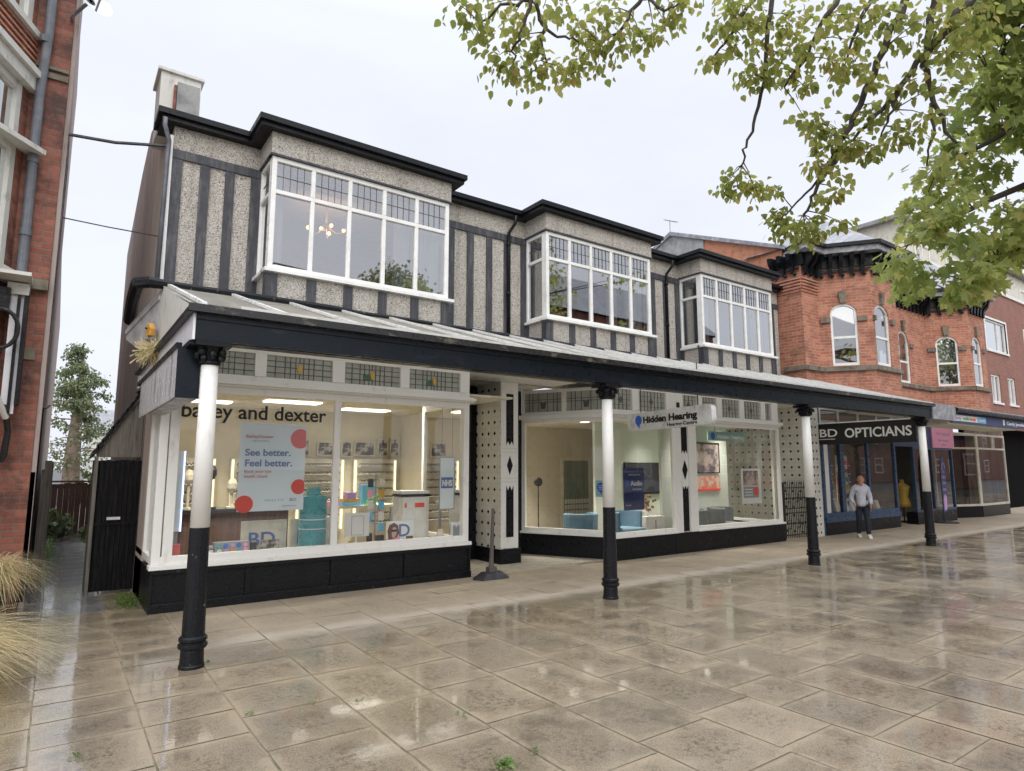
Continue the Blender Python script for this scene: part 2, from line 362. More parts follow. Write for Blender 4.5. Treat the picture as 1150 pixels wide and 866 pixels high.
M['glassU'] = glass('upper_glass', (.88, .91, .94, 1), .42, 2.0)
M['glassL'] = glass('top_light_glass', (.62, .66, .60, 1), .05, 1.3)
M['glassD'] = glass('dark_glass', (.6, .63, .62, 1), .08, 1.5)
M['obsc'] = mat('obscured_glass', (.42, .43, .38, 1), .2, col2=(.33, .34, .30, 1), scale=4, rvar=.08)
M['curtain'] = mat('net_curtain', (.70, .71, .70, 1), .9, col2=(.45, .47, .46, 1), scale=4, stretch=(9, 9, .3), bump=.6, bscale=14)
M['wallY'] = mat('yellow_interior_wall', (.68, .64, .50, 1), .8, col2=(.60, .56, .44, 1), scale=1)
M['wallC'] = mat('cream_interior_wall', (.68, .62, .50, 1), .8, col2=(.62, .56, .44, 1), scale=1)
M['wallG'] = mat('pale_green_interior_wall', (.60, .65, .58, 1), .8, col2=(.54, .6, .54, 1), scale=1)
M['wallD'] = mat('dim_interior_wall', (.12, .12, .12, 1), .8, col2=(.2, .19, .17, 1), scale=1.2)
M['floorI'] = mat('interior_floor', (.28, .24, .19, 1), .5)
M['ceil'] = mat('interior_ceiling', (.74, .70, .58, 1), .8)
M['lamp'] = emit('lit_panel', (1, .93, .80, 1), 2.6)
M['spot'] = emit('lit_downlight', (1, .95, .85, 1), 4)
M['bulb'] = emit('warm_bulb', (1, .42, .10, 1), 9)
M['strip'] = emit('lit_shelf_strip', (1, .86, .5, 1), 1.5)
M['led'] = emit('lit_blue_edge', (.45, .6, 1, 1), 3)
M['paper'] = flat('pale_blue_paper', (.84, .91, .93, 1), .5)
M['wpaper'] = flat('white_paper', (.78, .78, .76, 1), .5)
M['red'] = flat('red_print', (.85, .085, .05, 1), .5)
M['rtext'] = flat('soft_red_print', (.70, .16, .16, 1), .5)
M['btext'] = flat('blue_print', (.10, .17, .42, 1), .5)
M['ktext'] = flat('black_lettering', (.012, .012, .012, 1), .4)
M['wtext'] = flat('white_lettering', (.85, .85, .84, 1), .4)
M['gtext'] = flat('grey_print', (.32, .34, .36, 1), .5)
M['teal'] = mat('teal_plastic', (.10, .42, .47, 1), .35)
M['signgrey'] = mat('sign_panel', (.76, .77, .77, 1), .35, col2=(.55, .56, .56, 1))
M['royal'] = flat('royal_blue_print', (.03, .14, .62, 1), .35)
M['navyp'] = flat('navy_print', (.045, .06, .17, 1), .45)
M['pink'] = flat('pink_banner', (.88, .38, .56, 1), .55)
M['yellow'] = mat('orange_yellow_plastic', (.62, .33, .06, 1), .5)
M['rubber'] = mat('black_rubber', (.03, .03, .035, 1), .5, col2=(.07, .07, .08, 1))
M['chairb'] = mat('blue_upholstery', (.16, .28, .37, 1), .8)
M['chairg'] = mat('grey_upholstery', (.14, .16, .17, 1), .8)
M['screen'] = flat('dark_screen', (.03, .032, .045, 1), .12)
M['wood'] = mat('brown_boards', (.085, .045, .035, 1), .75, col2=(.15, .08, .06, 1), scale=5, stretch=(8, 8, .4))
M['greywood'] = mat('grey_boards', (.19, .17, .145, 1), .85, col2=(.09, .08, .065, 1), scale=4, stretch=(8, 8, .4), bump=.4)
M['blackwood'] = mat('black_boards', (.006, .006, .007, 1), .6, col2=(.02, .018, .018, 1), scale=6, stretch=(8, 8, .5), bump=.3, spec=.12)
M['terra'] = mat('terracotta', (.32, .12, .07, 1), .8)
M['potgreen'] = mat('dark_green_pot', (.03, .05, .05, 1), .5)
M['straw'] = leaf_mat('straw_blade', (.88, .77, .52, 1), (.74, .60, .36, 1), (.42, .42, .18, 1), .45)
M['leafA'] = leaf_mat('lime_leaf', (.24, .27, .075, 1), (.46, .45, .15, 1), (.50, .36, .14, 1), .66)
M['leafB'] = leaf_mat('maple_leaf', (.29, .37, .13, 1), (.52, .55, .21, 1), (.6, .54, .2, 1), .68)
M['leafC'] = leaf_mat('conifer_leaf', (.10, .14, .08, 1), (.20, .24, .13, 1), (.26, .25, .14, 1), .35)
M['leafW'] = leaf_mat('weed_leaf', (.07, .14, .03, 1), (.14, .24, .05, 1), (.2, .2, .06, 1), .3)
M['bark'] = mat('dark_bark', (.055, .045, .04, 1), .9, col2=(.10, .085, .07, 1), scale=12, bump=.8, bscale=30)
M['barkP'] = mat('pale_bark', (.26, .2, .16, 1), .9, col2=(.14, .1, .08, 1), scale=5, bump=.8, bscale=20)
M['hoodie'] = mat('lavender_grey_cotton', (.60, .61, .70, 1), .9, col2=(.48, .49, .58, 1), scale=9)
M['jeans'] = mat('dark_denim', (.02, .023, .035, 1), .85)
M['skin'] = flat('skin', (.50, .25, .17, 1), .55)
M['hair'] = flat('brown_hair', (.09, .045, .025, 1), .7)
M['shoe'] = flat('white_shoe', (.72, .70, .68, 1), .5)
M['gold'] = flat('amber_glass', (.62, .38, .06, 1), .3)
M['greenp'] = flat('green_card', (.10, .45, .14, 1), .5)
M['orange'] = flat('orange_print', (.75, .32, .04, 1), .5)
M['photo'] = mat('photograph_print', (.5, .48, .44, 1), .4, col2=(.05, .045, .04, 1), scale=5, amt=(.44, .56))
M['photoB'] = mat('landscape_print', (.55, .45, .40, 1), .4, col2=(.12, .10, .12, 1), scale=3.2, amt=(.42, .6))
M['photoR'] = mat('red_pattern_print', (.62, .20, .15, 1), .4, col2=(.6, .52, .42, 1), scale=7, amt=(.42, .6))
M['flower'] = mat('mixed_flowers', (.5, .12, .09, 1), .7, col2=(.12, .22, .06, 1), scale=25, amt=(.45, .55))
M['brown'] = flat('brown_print', (.15, .06, .04, 1), .5)
M['cyan'] = flat('sky_blue_print', (.15, .5, .8, 1), .5)
M['lilac'] = flat('lilac_print', (.55, .35, .65, 1), .5)
M['skin2'] = flat('portrait_print', (.6, .4, .33, 1), .5)

def each(mb, name, mats, parent, **k):
    """one object per solid that was added to the collector"""
    starts = sorted(set(mb.starts)); out = []
    for i, a in enumerate(starts):
        z = starts[i+1] if i+1 < len(starts) else len(mb.v)
        q = MB(); q.v = mb.v[a:z]
        for f, m_, t_ in zip(mb.f, mb.m, mb.tint):
            if a <= f[0] < z: q.f.append(tuple(v-a for v in f)); q.m.append(m_); q.tint.append(t_)
        out.append(q.build(name, mats, parent, **k))
    return out
def bent(path, r, n=8): return MB().tube(path, r, n)

def text(s, pl, u, z, size, m, parent, d=.004, width=None, align='LEFT', bold=0., name='lettering', ext=.0015, shear=0.):
    cu = bpy.data.curves.new('t', 'FONT'); cu.body = s; cu.size = size; cu.extrude = ext; cu.offset = bold; cu.align_x = align; cu.shear = shear
    cu.resolution_u = 4
    o = bpy.data.objects.new('t', cu); COL.objects.link(o)
    dg = bpy.context.evaluated_depsgraph_get(); dg.update()
    me = bpy.data.meshes.new_from_object(o.evaluated_get(dg))
    bpy.data.objects.remove(o); bpy.data.curves.remove(cu)
    xs = [v.co.x for v in me.vertices]
    k = width/(max(xs)-min(xs)) if width else 1.
    inv = worldmat(parent).inverted() if parent is not None else Matrix.Identity(4)
    for v in me.vertices:
        v.co = inv @ pl.pt(u+v.co.x*k, z+v.co.y, d+v.co.z)
    me.name = name; me.materials.clear(); me.materials.append(m)
    q = bpy.data.objects.new(name, me); COL.objects.link(q); q.parent = parent; return q

def wall(mb, pl, u0, u1, z0, z1, ops, th=.2, m=0, d1=0.):
    """solid wall with openings (a,b,za,zb,arch rise)"""
    ops = sorted(ops); cur = u0
    for a, b, za, zb, *ar in ops:
        if a > cur: mb.pb(pl, cur, a, z0, z1, d1-th, d1, m)
        if za > z0: mb.pb(pl, a, b, z0, za, d1-th, d1, m)
        rise = ar[0] if ar else 0
        if rise:
            n = 8; c = (a+b)/2; hw = (b-a)/2
            if rise >= hw*.98: f = lambda t: zb+rise*math.sqrt(max(0, 1-t*t))
            else:
                rad = (hw*hw+rise*rise)/(2*rise); f = lambda t: zb+math.sqrt(rad*rad-(t*hw)**2)-(rad-rise)
            for i in range(n):
                t0 = -1+2*i/n; t1 = -1+2*(i+1)/n
                mb.prism(pl, [(c+t0*hw, f(t0)), (c+t1*hw, f(t1)), (c+t1*hw, z1), (c+t0*hw, z1)], d1-th, d1, m)
        else: mb.pb(pl, a, b, zb, z1, d1-th, d1, m)
        cur = b
    if cur < u1: mb.pb(pl, cur, u1, z0, z1, d1-th, d1, m)

def frame(mb, pl, u0, u1, z0, z1, us=(), zs=(), fw=.05, mw=.05, d0=-.06, d1=0., m=0):
    """border plus mullions at us, transoms at zs, butted end to end"""
    mb.pb(pl, u0, u0+fw, z0, z1, d0, d1, m); mb.pb(pl, u1-fw, u1, z0, z1, d0, d1, m)
    mb.pb(pl, u0+fw, u1-fw, z0, z0+fw, d0, d1, m); mb.pb(pl, u0+fw, u1-fw, z1-fw, z1, d0, d1, m)
    zz = [z0+fw]+[z for z in zs]+[z1-fw]
    for z in zs: mb.pb(pl, u0+fw, u1-fw, z-mw/2, z+mw/2, d0, d1-.004, m)
    for u in us:
        for i in range(len(zz)-1):
            a = zz[i]+(mw/2 if i else 0); b = zz[i+1]-(mw/2 if i < len(zs) else 0)
            mb.pb(pl, u-mw/2, u+mw/2, a, b, d0, d1-.002, m)
def leading(mb, pl, u0, u1, z0, z1, nv, nh, d=0., t=.006, m=0):
    for i in range(1, nv):
        u = u0+(u1-u0)*i/nv; mb.pb(pl, u-t/2, u+t/2, z0, z1, d-.004, d+.004, m)
    for j in range(1, nh):
        z = z0+(z1-z0)*j/nh; mb.pb(pl, u0, u1, z-t/2, z+t/2, d-.003, d+.003, m)
def pane(pl, u0, u1, z0, z1, d, m, parent, name='glass'):
    mb = MB(); mb.face([pl.pt(u0, z0, d), pl.pt(u1, z0, d), pl.pt(u1, z1, d), pl.pt(u0, z1, d)]); return mb.build(name, m, parent)
def curtain(pl, u0, u1, z0, z1, d, parent, amp=.03, per=.11, m='curtain'):
    n = max(6, int((u1-u0)/per*8)); mb = MB(); pts = []
    for i in range(n+1):
        u = u0+(u1-u0)*i/n; pts.append((u, d+amp*math.sin(2*math.pi*(u-u0)/per)*(1+.3*math.sin(u*23))))
    vs = [pl.pt(u, z, dd) for z in (z0, z1) for u, dd in pts]
    mb.poly(vs, [(i, i+1, n+2+i, n+1+i) for i in range(n)]); return mb.build('curtain', M[m], parent, smooth=True)
def light(name, loc, energy, size, col=(1, .9, .72), parent=None, sy=None):
    l = bpy.data.lights.new(name, 'AREA'); l.energy = energy; l.size = size; l.color = col; l.spread = R(92)
    if sy: l.shape = 'RECTANGLE'; l.size_y = sy
    o = bpy.data.objects.new(name, l); COL.objects.link(o)
    if parent is not None: o.parent = parent; loc = worldmat(parent).inverted() @ Vector(loc)
    o.location = loc; return o

# ================================================================== SETTING
g = MB(); g.face([(-600, -600, -.03), (900, -600, -.03), (900, 900, -.03), (-600, 900, -.03)])
tag(g.build('ground', mat('asphalt', (.06, .06, .06, 1), .55, col2=(.09, .085, .08, 1), scale=.5)), kind='structure')
g = MB(); g.face([(-14, -5.5, -.004), (48, -5.5, -.004), (48, 34, -.004), (-14, 34, -.004)])
tag(g.build('pavement_bed', M['mortar']), kind='structure')
rnd = random.Random(3)
SLABUV = []
g = MB()
xs = [-.012, .56, 1.09, 1.74, 2.32, 2.9, 3.52, 4.09, 4.66]
x = xs[0]
while x > -9: x -= rnd.choice([.56, .6, .66]); xs.insert(0, x)
x = xs[-1]
while x < 46: x += rnd.choice([.56, .6, .6, .66]); xs.append(x)
for i in range(len(xs)-1):
    y = -5.4-rnd.random()*.5
    alley = -.3 < xs[i] < 1.0
    while y < (33 if alley else 8.15 if xs[i] > .9 and xs[i] < 13 else 12):
        L = rnd.choice([.42, .6, .75, .9, .9, .66]) if not alley else rnd.choice([.38, .5, .62, .45])
        a, b, c, d = xs[i]+.006, xs[i+1]-.006, y+.006, y+L-.006; SLABUV.append((b-a, d-c))
        t1, t2, t3 = [(rnd.random()-.5)*.0030 for _ in range(3)]
        g.ct = rnd.random()
        j = lambda: (rnd.random()-.5)*.011
        g.face([(a+j(), c+j(), -t1), (b+j(), c+j(), t1+t2*.5), (b+j(), d+j(), t1+t3*.5), (a+j(), d+j(), -t1+t3*.3)])
        y += L
pv = tag(g.build('pavement', M['pave'], tint=True), kind='structure')
uvs = pv.data.uv_layers.new(name='slab'); dat = []
for w_, l_ in SLABUV: dat += [0, 0, w_, 0, w_, l_, 0, l_]
uvs.data.foreach_set('uv', dat)
at_ = pv.data.attributes.new('slab_size', 'FLOAT2', 'FACE'); at_.data.foreach_set('vector', [c for p in SLABUV for c in p])

# ================================================================== TIMBERED SHOP BUILDING
B = thing('timbered_shop_building', 'long two storey pebbledashed building with dark timber stripes, three white bay windows and two shopfronts', 'building', (7, 8.9, 0))
ps = Pl((.93, 16), (.93, 8.9))
b = MB(); b.prism(ps, [(0, 0), (6.9, 0), (6.9, 6.1), (6, 6.9), (3.7, 7.5), (2.4, 7.2), (0, 6.3)], -.25, 0)
b.build('side_wall', M['render'], B)
W = FX(8.9)
bays = [(2.03, 4.72), (6.66, 9.3), (10.87, 13.45)]
b = MB(); wall(b, W, .93, 14.68, 3.06, 6.1, [(a+.08, c-.08, 4.2, 5.7) for a, c in bays]); b.build('upper_wall', M['peb'], B)
b = MB()
for a, c in [(.93, 1.05), (1.26, 1.38), (1.57, 1.69), (1.90, 2.03), (4.72, 4.8), (5.04, 5.16), (5.41, 5.54), (5.80, 5.92), (6.17, 6.31), (6.54, 6.66),
             (9.56, 9.66), (9.94, 10.08), (10.34, 10.46), (10.72, 10.87), (13.62, 13.72), (13.98, 14.1), (14.36, 14.48)]:
    b.pb(W, a, c, 3.7, 5.60, .002, .022)
each(b, 'timber_strip', M['timber'], B); b = MB()
for a, c in [(.93, 2.03), (4.72, 6.66), (9.3, 10.87), (13.45, 14.68)]: b.pb(W, a, c, 5.60, 5.72, .002, .03)
each(b, 'timber_rail', M['timber'], B)
b = MB(); b.box(.885, .925, 8.88, 8.94, 3.9, 5.9); b.build('corner_strip', M['upvc'], B)

def bay(k, x0, x1, curt):
    Y = 8.3; F = FX(Y); L = Pl((x0, 8.9), (x0, Y)); RR = Pl((x1, Y), (x1, 8.9)); d = .6
    b = MB()
    b.pb(F, x0, x1, 3.4, 4.12, -.1, 0); b.pb(L, 0, d-.1, 3.4, 4.12, -.1, 0); b.pb(RR, .1, d, 3.4, 4.12, -.1, 0)
    base = b.build('bay_window', M['peb'], B); b = MB()
    b.pb(F, x0-.02, x1+.02, 5.74, 6.04, -.12, .02); b.pb(L, 0, d-.12, 5.74, 6.04, -.12, .02); b.pb(RR, .12, d, 5.74, 6.04, -.12, .02)
    b.build('bay_head', M['peb'], base)
    b = MB(); n = 5
    for i in range(n+1):
        u = x0+(x1-x0-.13)*i/n; b.pb(F, u, u+.13, 3.45, 4.10, .002, .02)
    b.pb(L, d-.12, d+.0195, 3.45, 4.10, .002, .02); b.pb(L, 0, .1, 3.45, 4.10, .002, .02)
    each(b, 'apron_strip', M['timber'], base)
    b = MB(); b.pb(F, x0-.05, x1+.07, 4.12, 4.165, -.12, .07); b.pb(L, 0, d-.07, 4.12, 4.164, -.1, .05); b.pb(RR, .07, d, 4.12, 4.164, -.1, .05)
    b.build('sill', M['upvc'], base)
    b = MB(); b.pb(F, x0-.03, x1+.03, 5.715, 5.74, -.1, .035); b.pb(L, 0, d-.04, 5.715, 5.74, -.1, .03); b.build('drip_board', M['timber'], base)
    b = MB(); w_ = (x1-x0-.06)/5; us = [x0+.03+w_*i for i in range(1, 5)]
    frame(b, F, x0, x1, 4.165, 5.715, us, [5.235], .065, .055, -.07, 0)
    # opening casements stand slightly proud
    frame(b, L, 0.0, d-.071, 4.165, 5.715, [], [5.235], .06, .055, -.07, 0)
    frame(b, RR, .071, d, 4.165, 5.715, [], [5.235], .06, .055, -.07, 0)
    f = b.build('window_frame', M['upvc'], base, bevel=.006)
    pane(F, x0+.05, x1-.05, 4.2, 5.7, -.035, M['glassU'], base); pane(L, .03, d-.1, 4.2, 5.7, -.035, M['glassU'], base); pane(RR, .1, d-.03, 4.2, 5.7, -.035, M['glassU'], base)
    b = MB()
    e = [x0+.065]+us+[x1-.065]
    for i in range(5): leading(b, F, e[i]+(.028 if i else 0), e[i+1]-(.028 if i < 4 else 0), 5.265, 5.65, 5, 2, -.03)
    leading(b, L, .06, d-.13, 5.265, 5.65, 3, 2, -.03)
    b.build('leading', M['came'], base)
    for a, c in curt: curtain(F, x0+a, x0+c, 4.22, 5.66, -.22, base)
    curtain(L, .08, d-.15, 4.22, 5.66, -.12, base)
    # room behind
    b = MB(); b.box(x0-.6, x1+.6, 12.2, 12.3, 3.95, 6.0); b.box(x0-.7, x0-.6, 9.15, 12.2, 3.95, 6.0); b.box(x1+.6, x1+.7, 9.15, 12.2, 3.95, 6.0); b.box(x0-.6, x1+.6, 9.12, 12.2, 3.9, 3.95)
    b.box(x0-.6, x1+.6, 9.12, 12.2, 5.98, 6.02)
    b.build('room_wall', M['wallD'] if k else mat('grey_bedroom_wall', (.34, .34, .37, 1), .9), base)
bay(0, 2.03, 4.72, [(.1, .22), (1.85, 2.1), (2.13, 2.62)])
bay(1, 6.66, 9.3, [(.1, .2), (1.62, 1.9), (2.12, 2.58)])
bay(2, 10.87, 13.45, [(.08, .5), (1.2, 1.32), (2.1, 2.5)])

# eaves follow the bays
def outline(ov, side, z0, z1, y1=9.3, x0=.77, x1=14.66):
    p = [(x0, y1), (x0, 8.9-ov)]
    for a, c in bays: p += [(a-side, 8.9-ov), (a-side, 8.3-ov), (c+side, 8.3-ov), (c+side, 8.9-ov)]
    p += [(x1, 8.9-ov), (x1, y1)]; return p
b = MB(); b.prismz(outline(.13, .19, 0, 0), 6.04, 6.10); b.prismz(outline(.18, .22, 0, 0, x0=.72, x1=14.69), 6.10, 6.175)
b.build('eaves', M['black'], B)
b = MB(); b.poly([(.97, 9.3, 6.12), (14.68, 9.3, 6.12), (14.68, 12.3, 7.45), (.97, 12.3, 7.45), (.97, 16.1, 6.2), (14.68, 16.1, 6.2)], [(0, 1, 2, 3), (3, 2, 5, 4), (0, 3, 4), (1, 5, 2)])
rf = b.build('roof', M['slate'], B)
b = MB(); b.box(.79, 1.30, 9.6, 10.2, 6.25, 7.16); b.box(.75, 1.34, 9.56, 10.24, 7.16, 7.2); ch = b.build('chimney', M['oldwhite'], rf)
b = MB(); b.box(.99, 1.27, 9.45, 9.59, 6.3, 6.98); b.build('chimney', M['grey'], rf)
b = MB(); b.box(.955, .985, 9.52, 9.59, 6.3, 6.96); b.build('chimney_flashing', M['brickD'], rf)
# downpipes
MB().tube([(.80, 8.72, 6.03), (.80, 8.72, 5.93), (.87, 8.82, 5.78), (.865, 8.84, 5.6), (.85, 8.84, 3.9)], .028).build('downpipe', M['pipegrey'], B, smooth=True)
for x in (6.24, 10.40):
    p = MB().tube([(x+.06, 8.70, 6.03), (x+.06, 8.72, 5.90), (x, 8.83, 5.74), (x, 8.84, 5.5), (x, 8.84, 3.7)], .03)
    for z in (5.5, 4.6): p.lathe((x, 8.84, z), [(.04, 0), (.04, .06)], 10)
    p.build('downpipe', M['black'], B, smooth=True)

# ---- shopfront of the optician (left)
S1 = FX(8.2)
def riser(pl, u0, u1, z1, panels, parent, m='black'):
    b = MB(); b.pb(pl, u0, u1, 0, z1, -.2, -.02); b.pb(pl, u0, u1, z1-.05, z1, -.02, .03); b.pb(pl, u0, u1, 0, .1, -.02, .025)
    n = panels; w_ = (u1-u0)/n
    for i in range(n+1):
        c = u0+w_*i; b.pb(pl, max(u0, c-.035), min(u1, c+.035), .1, z1-.05, -.02, .008)
    return b.build('stall_riser', M[m], parent, bevel=.006)
riser(S1, .93, 5.10, .47, 4, B, 'blackold'); b = MB(); b.pb(Pl((.93, 9.84), (.93, 8.405)), 0, 1.43, 0, .47, -.04, .0); b.build('return_riser', M['blackold'], B)
b = MB()
frame(b, S1, .93, 5.06, .52, 2.58, [3.01], [], .09, .085, -.07, 0)
b.pb(S1, 1.035, 1.14, .61, 2.49, -.07, -.012)
b.pb(S1, .91, 5.09, .47, .52, -.12, .05)
b.pb(S1, .91, 5.12, 2.58, 2.605, -.1, .04); b.pb(S1, .91, 5.14, 2.605, 2.64, -.1, .075); b.pb(S1, .91, 5.12, 2.64, 2.66, -.1, .03)
tl = [(1.10, 1.92), (2.06, 2.91), (3.08, 3.90), (4.04, 4.89)]
frame(b, S1, .93, 5.06, 2.66, 3.09, [], [], .07, .05, -.07, 0)
for a, c in [(1.0, 1.10), (1.92, 2.06), (2.91, 3.08), (3.90, 4.04), (4.89, 4.99)]: b.pb(S1, a, c, 2.73, 3.02, -.07, .012)
LP = Pl((.93, 9.85), (.93, 8.2)); frame(b, LP, 0, 1.58, .52, 2.58, [.8], [], .08, .06, -.07, 0)
f1 = b.build('shop_window', M['white'], B, bevel=.004)
RP = Pl((5.06, 8.2), (5.06, 9.6))
b = MB(); frame(b, RP, .075, 1.4, .5, 2.6, [], [], .07, .06, -.07, 0); b.pb(RP, .075, 1.4, 2.6, 3.06, -.07, 0); b.build('window_return', M['white'], f1)
b = MB(); b.pb(RP, .205, 1.4, 0, .5, -.1, .02); b.build('return_riser', M['black'], f1)
pane(S1, 1.0, 5.0, .56, 2.52, -.04, M['glassS'], f1); pane(RP, .1, 1.38, .52, 2.58, -.04, M['glassS'], f1); pane(LP, .04, 1.55, .55, 2.55, -.04, M['glassS'], f1)
b = MB()
for a, c in tl: b.face([S1.pt(a, 2.72, -.04), S1.pt(c, 2.72, -.04), S1.pt(c, 3.03, -.04), S1.pt(a, 3.03, -.04)])
each(b, 'top_light', M['obsc'], f1)
b = MB(); g2 = MB(); g3 = MB()
for i, (a, c) in enumerate(tl):
    L_ = c-a
    for t in (.14, .28, .36, .44, .5, .56, .64, .72, .86): b.pb(S1, a+L_*t-.004, a+L_*t+.004, 2.73, 3.02, -.037, -.029)
    for z in (2.80, 2.88, 2.95): b.pb(S1, a, c, z-.004, z+.004, -.036, -.03)
    cc = (a+c)/2
    g2.prism(S1, [(cc-.035, 2.87), (cc, 2.80), (cc+.035, 2.87), (cc, 2.95)], -.036, -.024)
    if i > 1: g3.prism(S1, [(cc-.13, 2.80), (cc-.03, 2.80), (cc-.03, 2.87), (cc-.13, 2.87)], -.0355, -.026)
b.build('leading', M['came'], f1); each(g2, 'stained_motif', M['gold'], f1); each(g3, 'stained_motif', flat('green_glass', (.06, .14, .09, 1), .3), f1)
text('bailey and dexter', FX(8.15), 1.12, 2.19, .245, M['ktext'], f1, d=0, width=1.70, bold=.004)
# room
b = MB(); b.box(1.0, 6.05, 12.6, 12.7, 0, 2.8); b.box(.99, 1.04, 9.9, 12.6, 0, 2.8); b.box(6.03, 6.08, 9.65, 12.6, 0, 2.8); b.build('interior_wall', M['wallY'], B)
b = MB(); b.box(1.2, 5.9, 8.4, 12.6, .0, .3); b.build('window_bed', M['cream'], B) if False else None
b = MB(); b.box(1.0, 6.05, 8.3, 12.6, .0, .02); b.build('interior_floor', M['floorI'], B)
b = MB(); b.box(1.0, 6.03, 8.42, 12.6, 2.72, 2.75); b.box(1.0, 5.0, 8.28, 8.42, 2.6, 2.66); ce = b.build('ceiling', M['ceil'], B)
b = MB(); b.box(1.05, 4.98, 8.28, 8.75, .42, .50); b.build('display_shelf', M['white'], B)
b = MB()
for x, y in ((1.9, 9.6), (3.2, 10.9), (4.5, 9.7), (1.9, 11.6), (4.8, 11.6)): b.box(x-.45, x+.45, y-.17, y+.17, 2.695, 2.715)
each(b, 'ceiling_light', M['lamp'], ce)

for x, y in ((1.9, 9.6), (3.2, 10.9), (4.5, 9.7), (1.9, 11.6), (4.8, 11.6)): light('room_light', (x, y, 2.69), 19, .9, (1, .92, .76), B, .34)
# recess between the two shops
b = MB(); b.box(5.0, 7.3, 8.22, 9.75, 3.07, 3.1); b.build('recess_ceiling', M['white'], B)
b = MB(); b.box(5.08, 7.9, 8.24, 9.7, .0, .022); b.build('recess_step', mat('recess_stone', (.44, .40, .33, 1), .6), B)
b = MB(); frame(b, FX(9.6), 5.08, 6.08, .02, 3.06, [], [2.2], .12, .08, -.06, 0); b.pb(FX(9.6), 5.2, 5.96, .14, .9, -.05, -.02); d_ = b.build('door', M['black'], B)
pane(FX(9.6), 5.2, 5.96, .9, 2.94, -.04, M['glassD'], d_)
MB().tube([(5.3, 9.55, 1.0), (5.3, 9.5, 1.0), (5.3, 9.5, 1.25), (5.3, 9.55, 1.25)], .012).build('handle', M['upvc'], d_)
# tiled pillar
b = MB(); b.box(6.08, 6.45, 8.85, 9.62, .26, 3.07); b.box(6.05, 6.48, 8.81, 9.62, .0, .26, 1)
pi_ = b.build('tiled_pillar', [M['dash'], M['black']], B)
PF = FX(8.85); b = MB(); b.pb(PF, 6.09, 6.44, .27, 3.06, .001, .012); b.build('pillar_front', M['white'], pi_)
b = MB(); c0 = 6.265
b.prism(PF, [(c0-.075, 1.98), (c0-.038, 2.05), (c0, 1.98), (c0+.038, 2.05), (c0+.075, 1.98), (c0+.075, 2.86), (c0-.075, 2.86)], .013, .018)
b.prism(PF, [(c0, 1.48), (c0+.06, 1.64), (c0, 1.80), (c0-.06, 1.64)], .013, .018)
b.prism(PF, [(c0-.075, .45), (c0+.075, .45), (c0+.075, 1.30), (c0+.038, 1.22), (c0, 1.30), (c0-.038, 1.22), (c0-.075, 1.30)], .013, .018)
each(b, 'inlay', M['black'], pi_)
b = MB()
for z in (1.36, 1.42, 1.86, 1.92): b.pb(PF, 6.1, 6.43, z, z+.008, .013, .02)
each(b, 'moulding', M['oldwhite'], pi_)
# door of the hearing centre
b = MB(); frame(b, FX(9.7), 6.46, 7.15, .02, 3.06, [], [2.2], .10, .08, -.06, 0); d_ = b.build('door', M['black'], B)
pane(FX(9.7), 6.56, 7.05, .1, 2.96, -.04, M['glassD'], d_)

# ---- shopfront of the hearing centre
SP = Pl((7.15, 9.7), (7.95, 8.1)); LS = SP.L; S2 = FX(8.1)
b = MB(); b.pb(SP, 0, LS-.1, 0, .44, -.12, .0); b.pb(S2, 7.96, 13.18, 0, .38, -.15, .01); b.pb(S2, 9.55, 9.6, 0, .379, .0105, .014)
RP2 = Pl((13.17, 8.25), (13.17, 9.6)); b.pb(RP2, 0, 1.35, 0, .38, -.1, .01)
b.build('stall_riser', M['black'], B)
b = MB()
frame(b, SP, 0, LS-.03, .44, 2.5, [], [], .07, .06, -.07, 0); b.pb(SP, -.03, LS+.0, 2.5, 2.58, -.08, .06); frame(b, SP, 0, LS-.03, 2.58, 3.06, [LS/2-.02], [], .06, .09, -.07, 0)
b.pb(SP, -.02, LS-.02, .40, .44, -.08, .04)
frame(b, S2, 7.93, 9.62, .42, 2.5, [], [], .055, .05, -.07, 0)
frame(b, S2, 10.2, 13.15, .42, 2.5, [], [], .06, .05, -.07, 0)
b.pb(S2, 9.62, 9.80, .38, 2.5, -.1, .005); b.pb(S2, 10.02, 10.2, .38, 2.5, -.1, .005); b.pb(S2, 9.80, 10.02, .38, 2.5, -.1, -.02)
b.pb(S2, 7.93, 9.62, .38, .42, -.1, .045); b.pb(S2, 10.2, 13.19, .38, .42, -.1, .045)
b.pb(S2, 7.9, 13.19, 2.5, 2.54, -.1, .04); b.pb(S2, 7.9, 13.21, 2.54, 2.59, -.1, .08)
frame(b, S2, 7.93, 13.15, 2.59, 3.07, [], [], .05, .05, -.07, 0)
for a, c in [(8.48, 8.66), (9.40, 9.89), (10.34, 10.48), (10.95, 11.12), (11.72, 11.88), (12.5, 12.66), (12.88, 13.1)]: b.pb(S2, a, c, 2.64, 3.02, -.07, .01)
frame(b, RP2, .0, 1.35, .38, 2.6, [], [], .06, .05, -.06, 0)
f2 = b.build('shop_window', M['white'], B, bevel=.004)
pane(SP, .03, LS-.06, .48, 2.47, -.04, M['glassS'], f2); pane(S2, 7.96, 9.6, .45, 2.47, -.04, M['glassS'], f2); pane(S2, 10.22, 13.12, .45, 2.47, -.04, M['glassS'], f2)
pane(RP2, .03, 1.33, .42, 2.57, -.03, M['glassS'], f2)
b = MB(); b.prism(S2, [(9.83, .4), (9.99, .4), (9.99, 1.25), (9.95, 1.18), (9.91, 1.25), (9.87, 1.18), (9.83, 1.25)], -.019, -.008)
b.prism(S2, [(9.91, 1.38), (9.985, 1.56), (9.91, 1.74), (9.835, 1.56)], -.019, -.008)
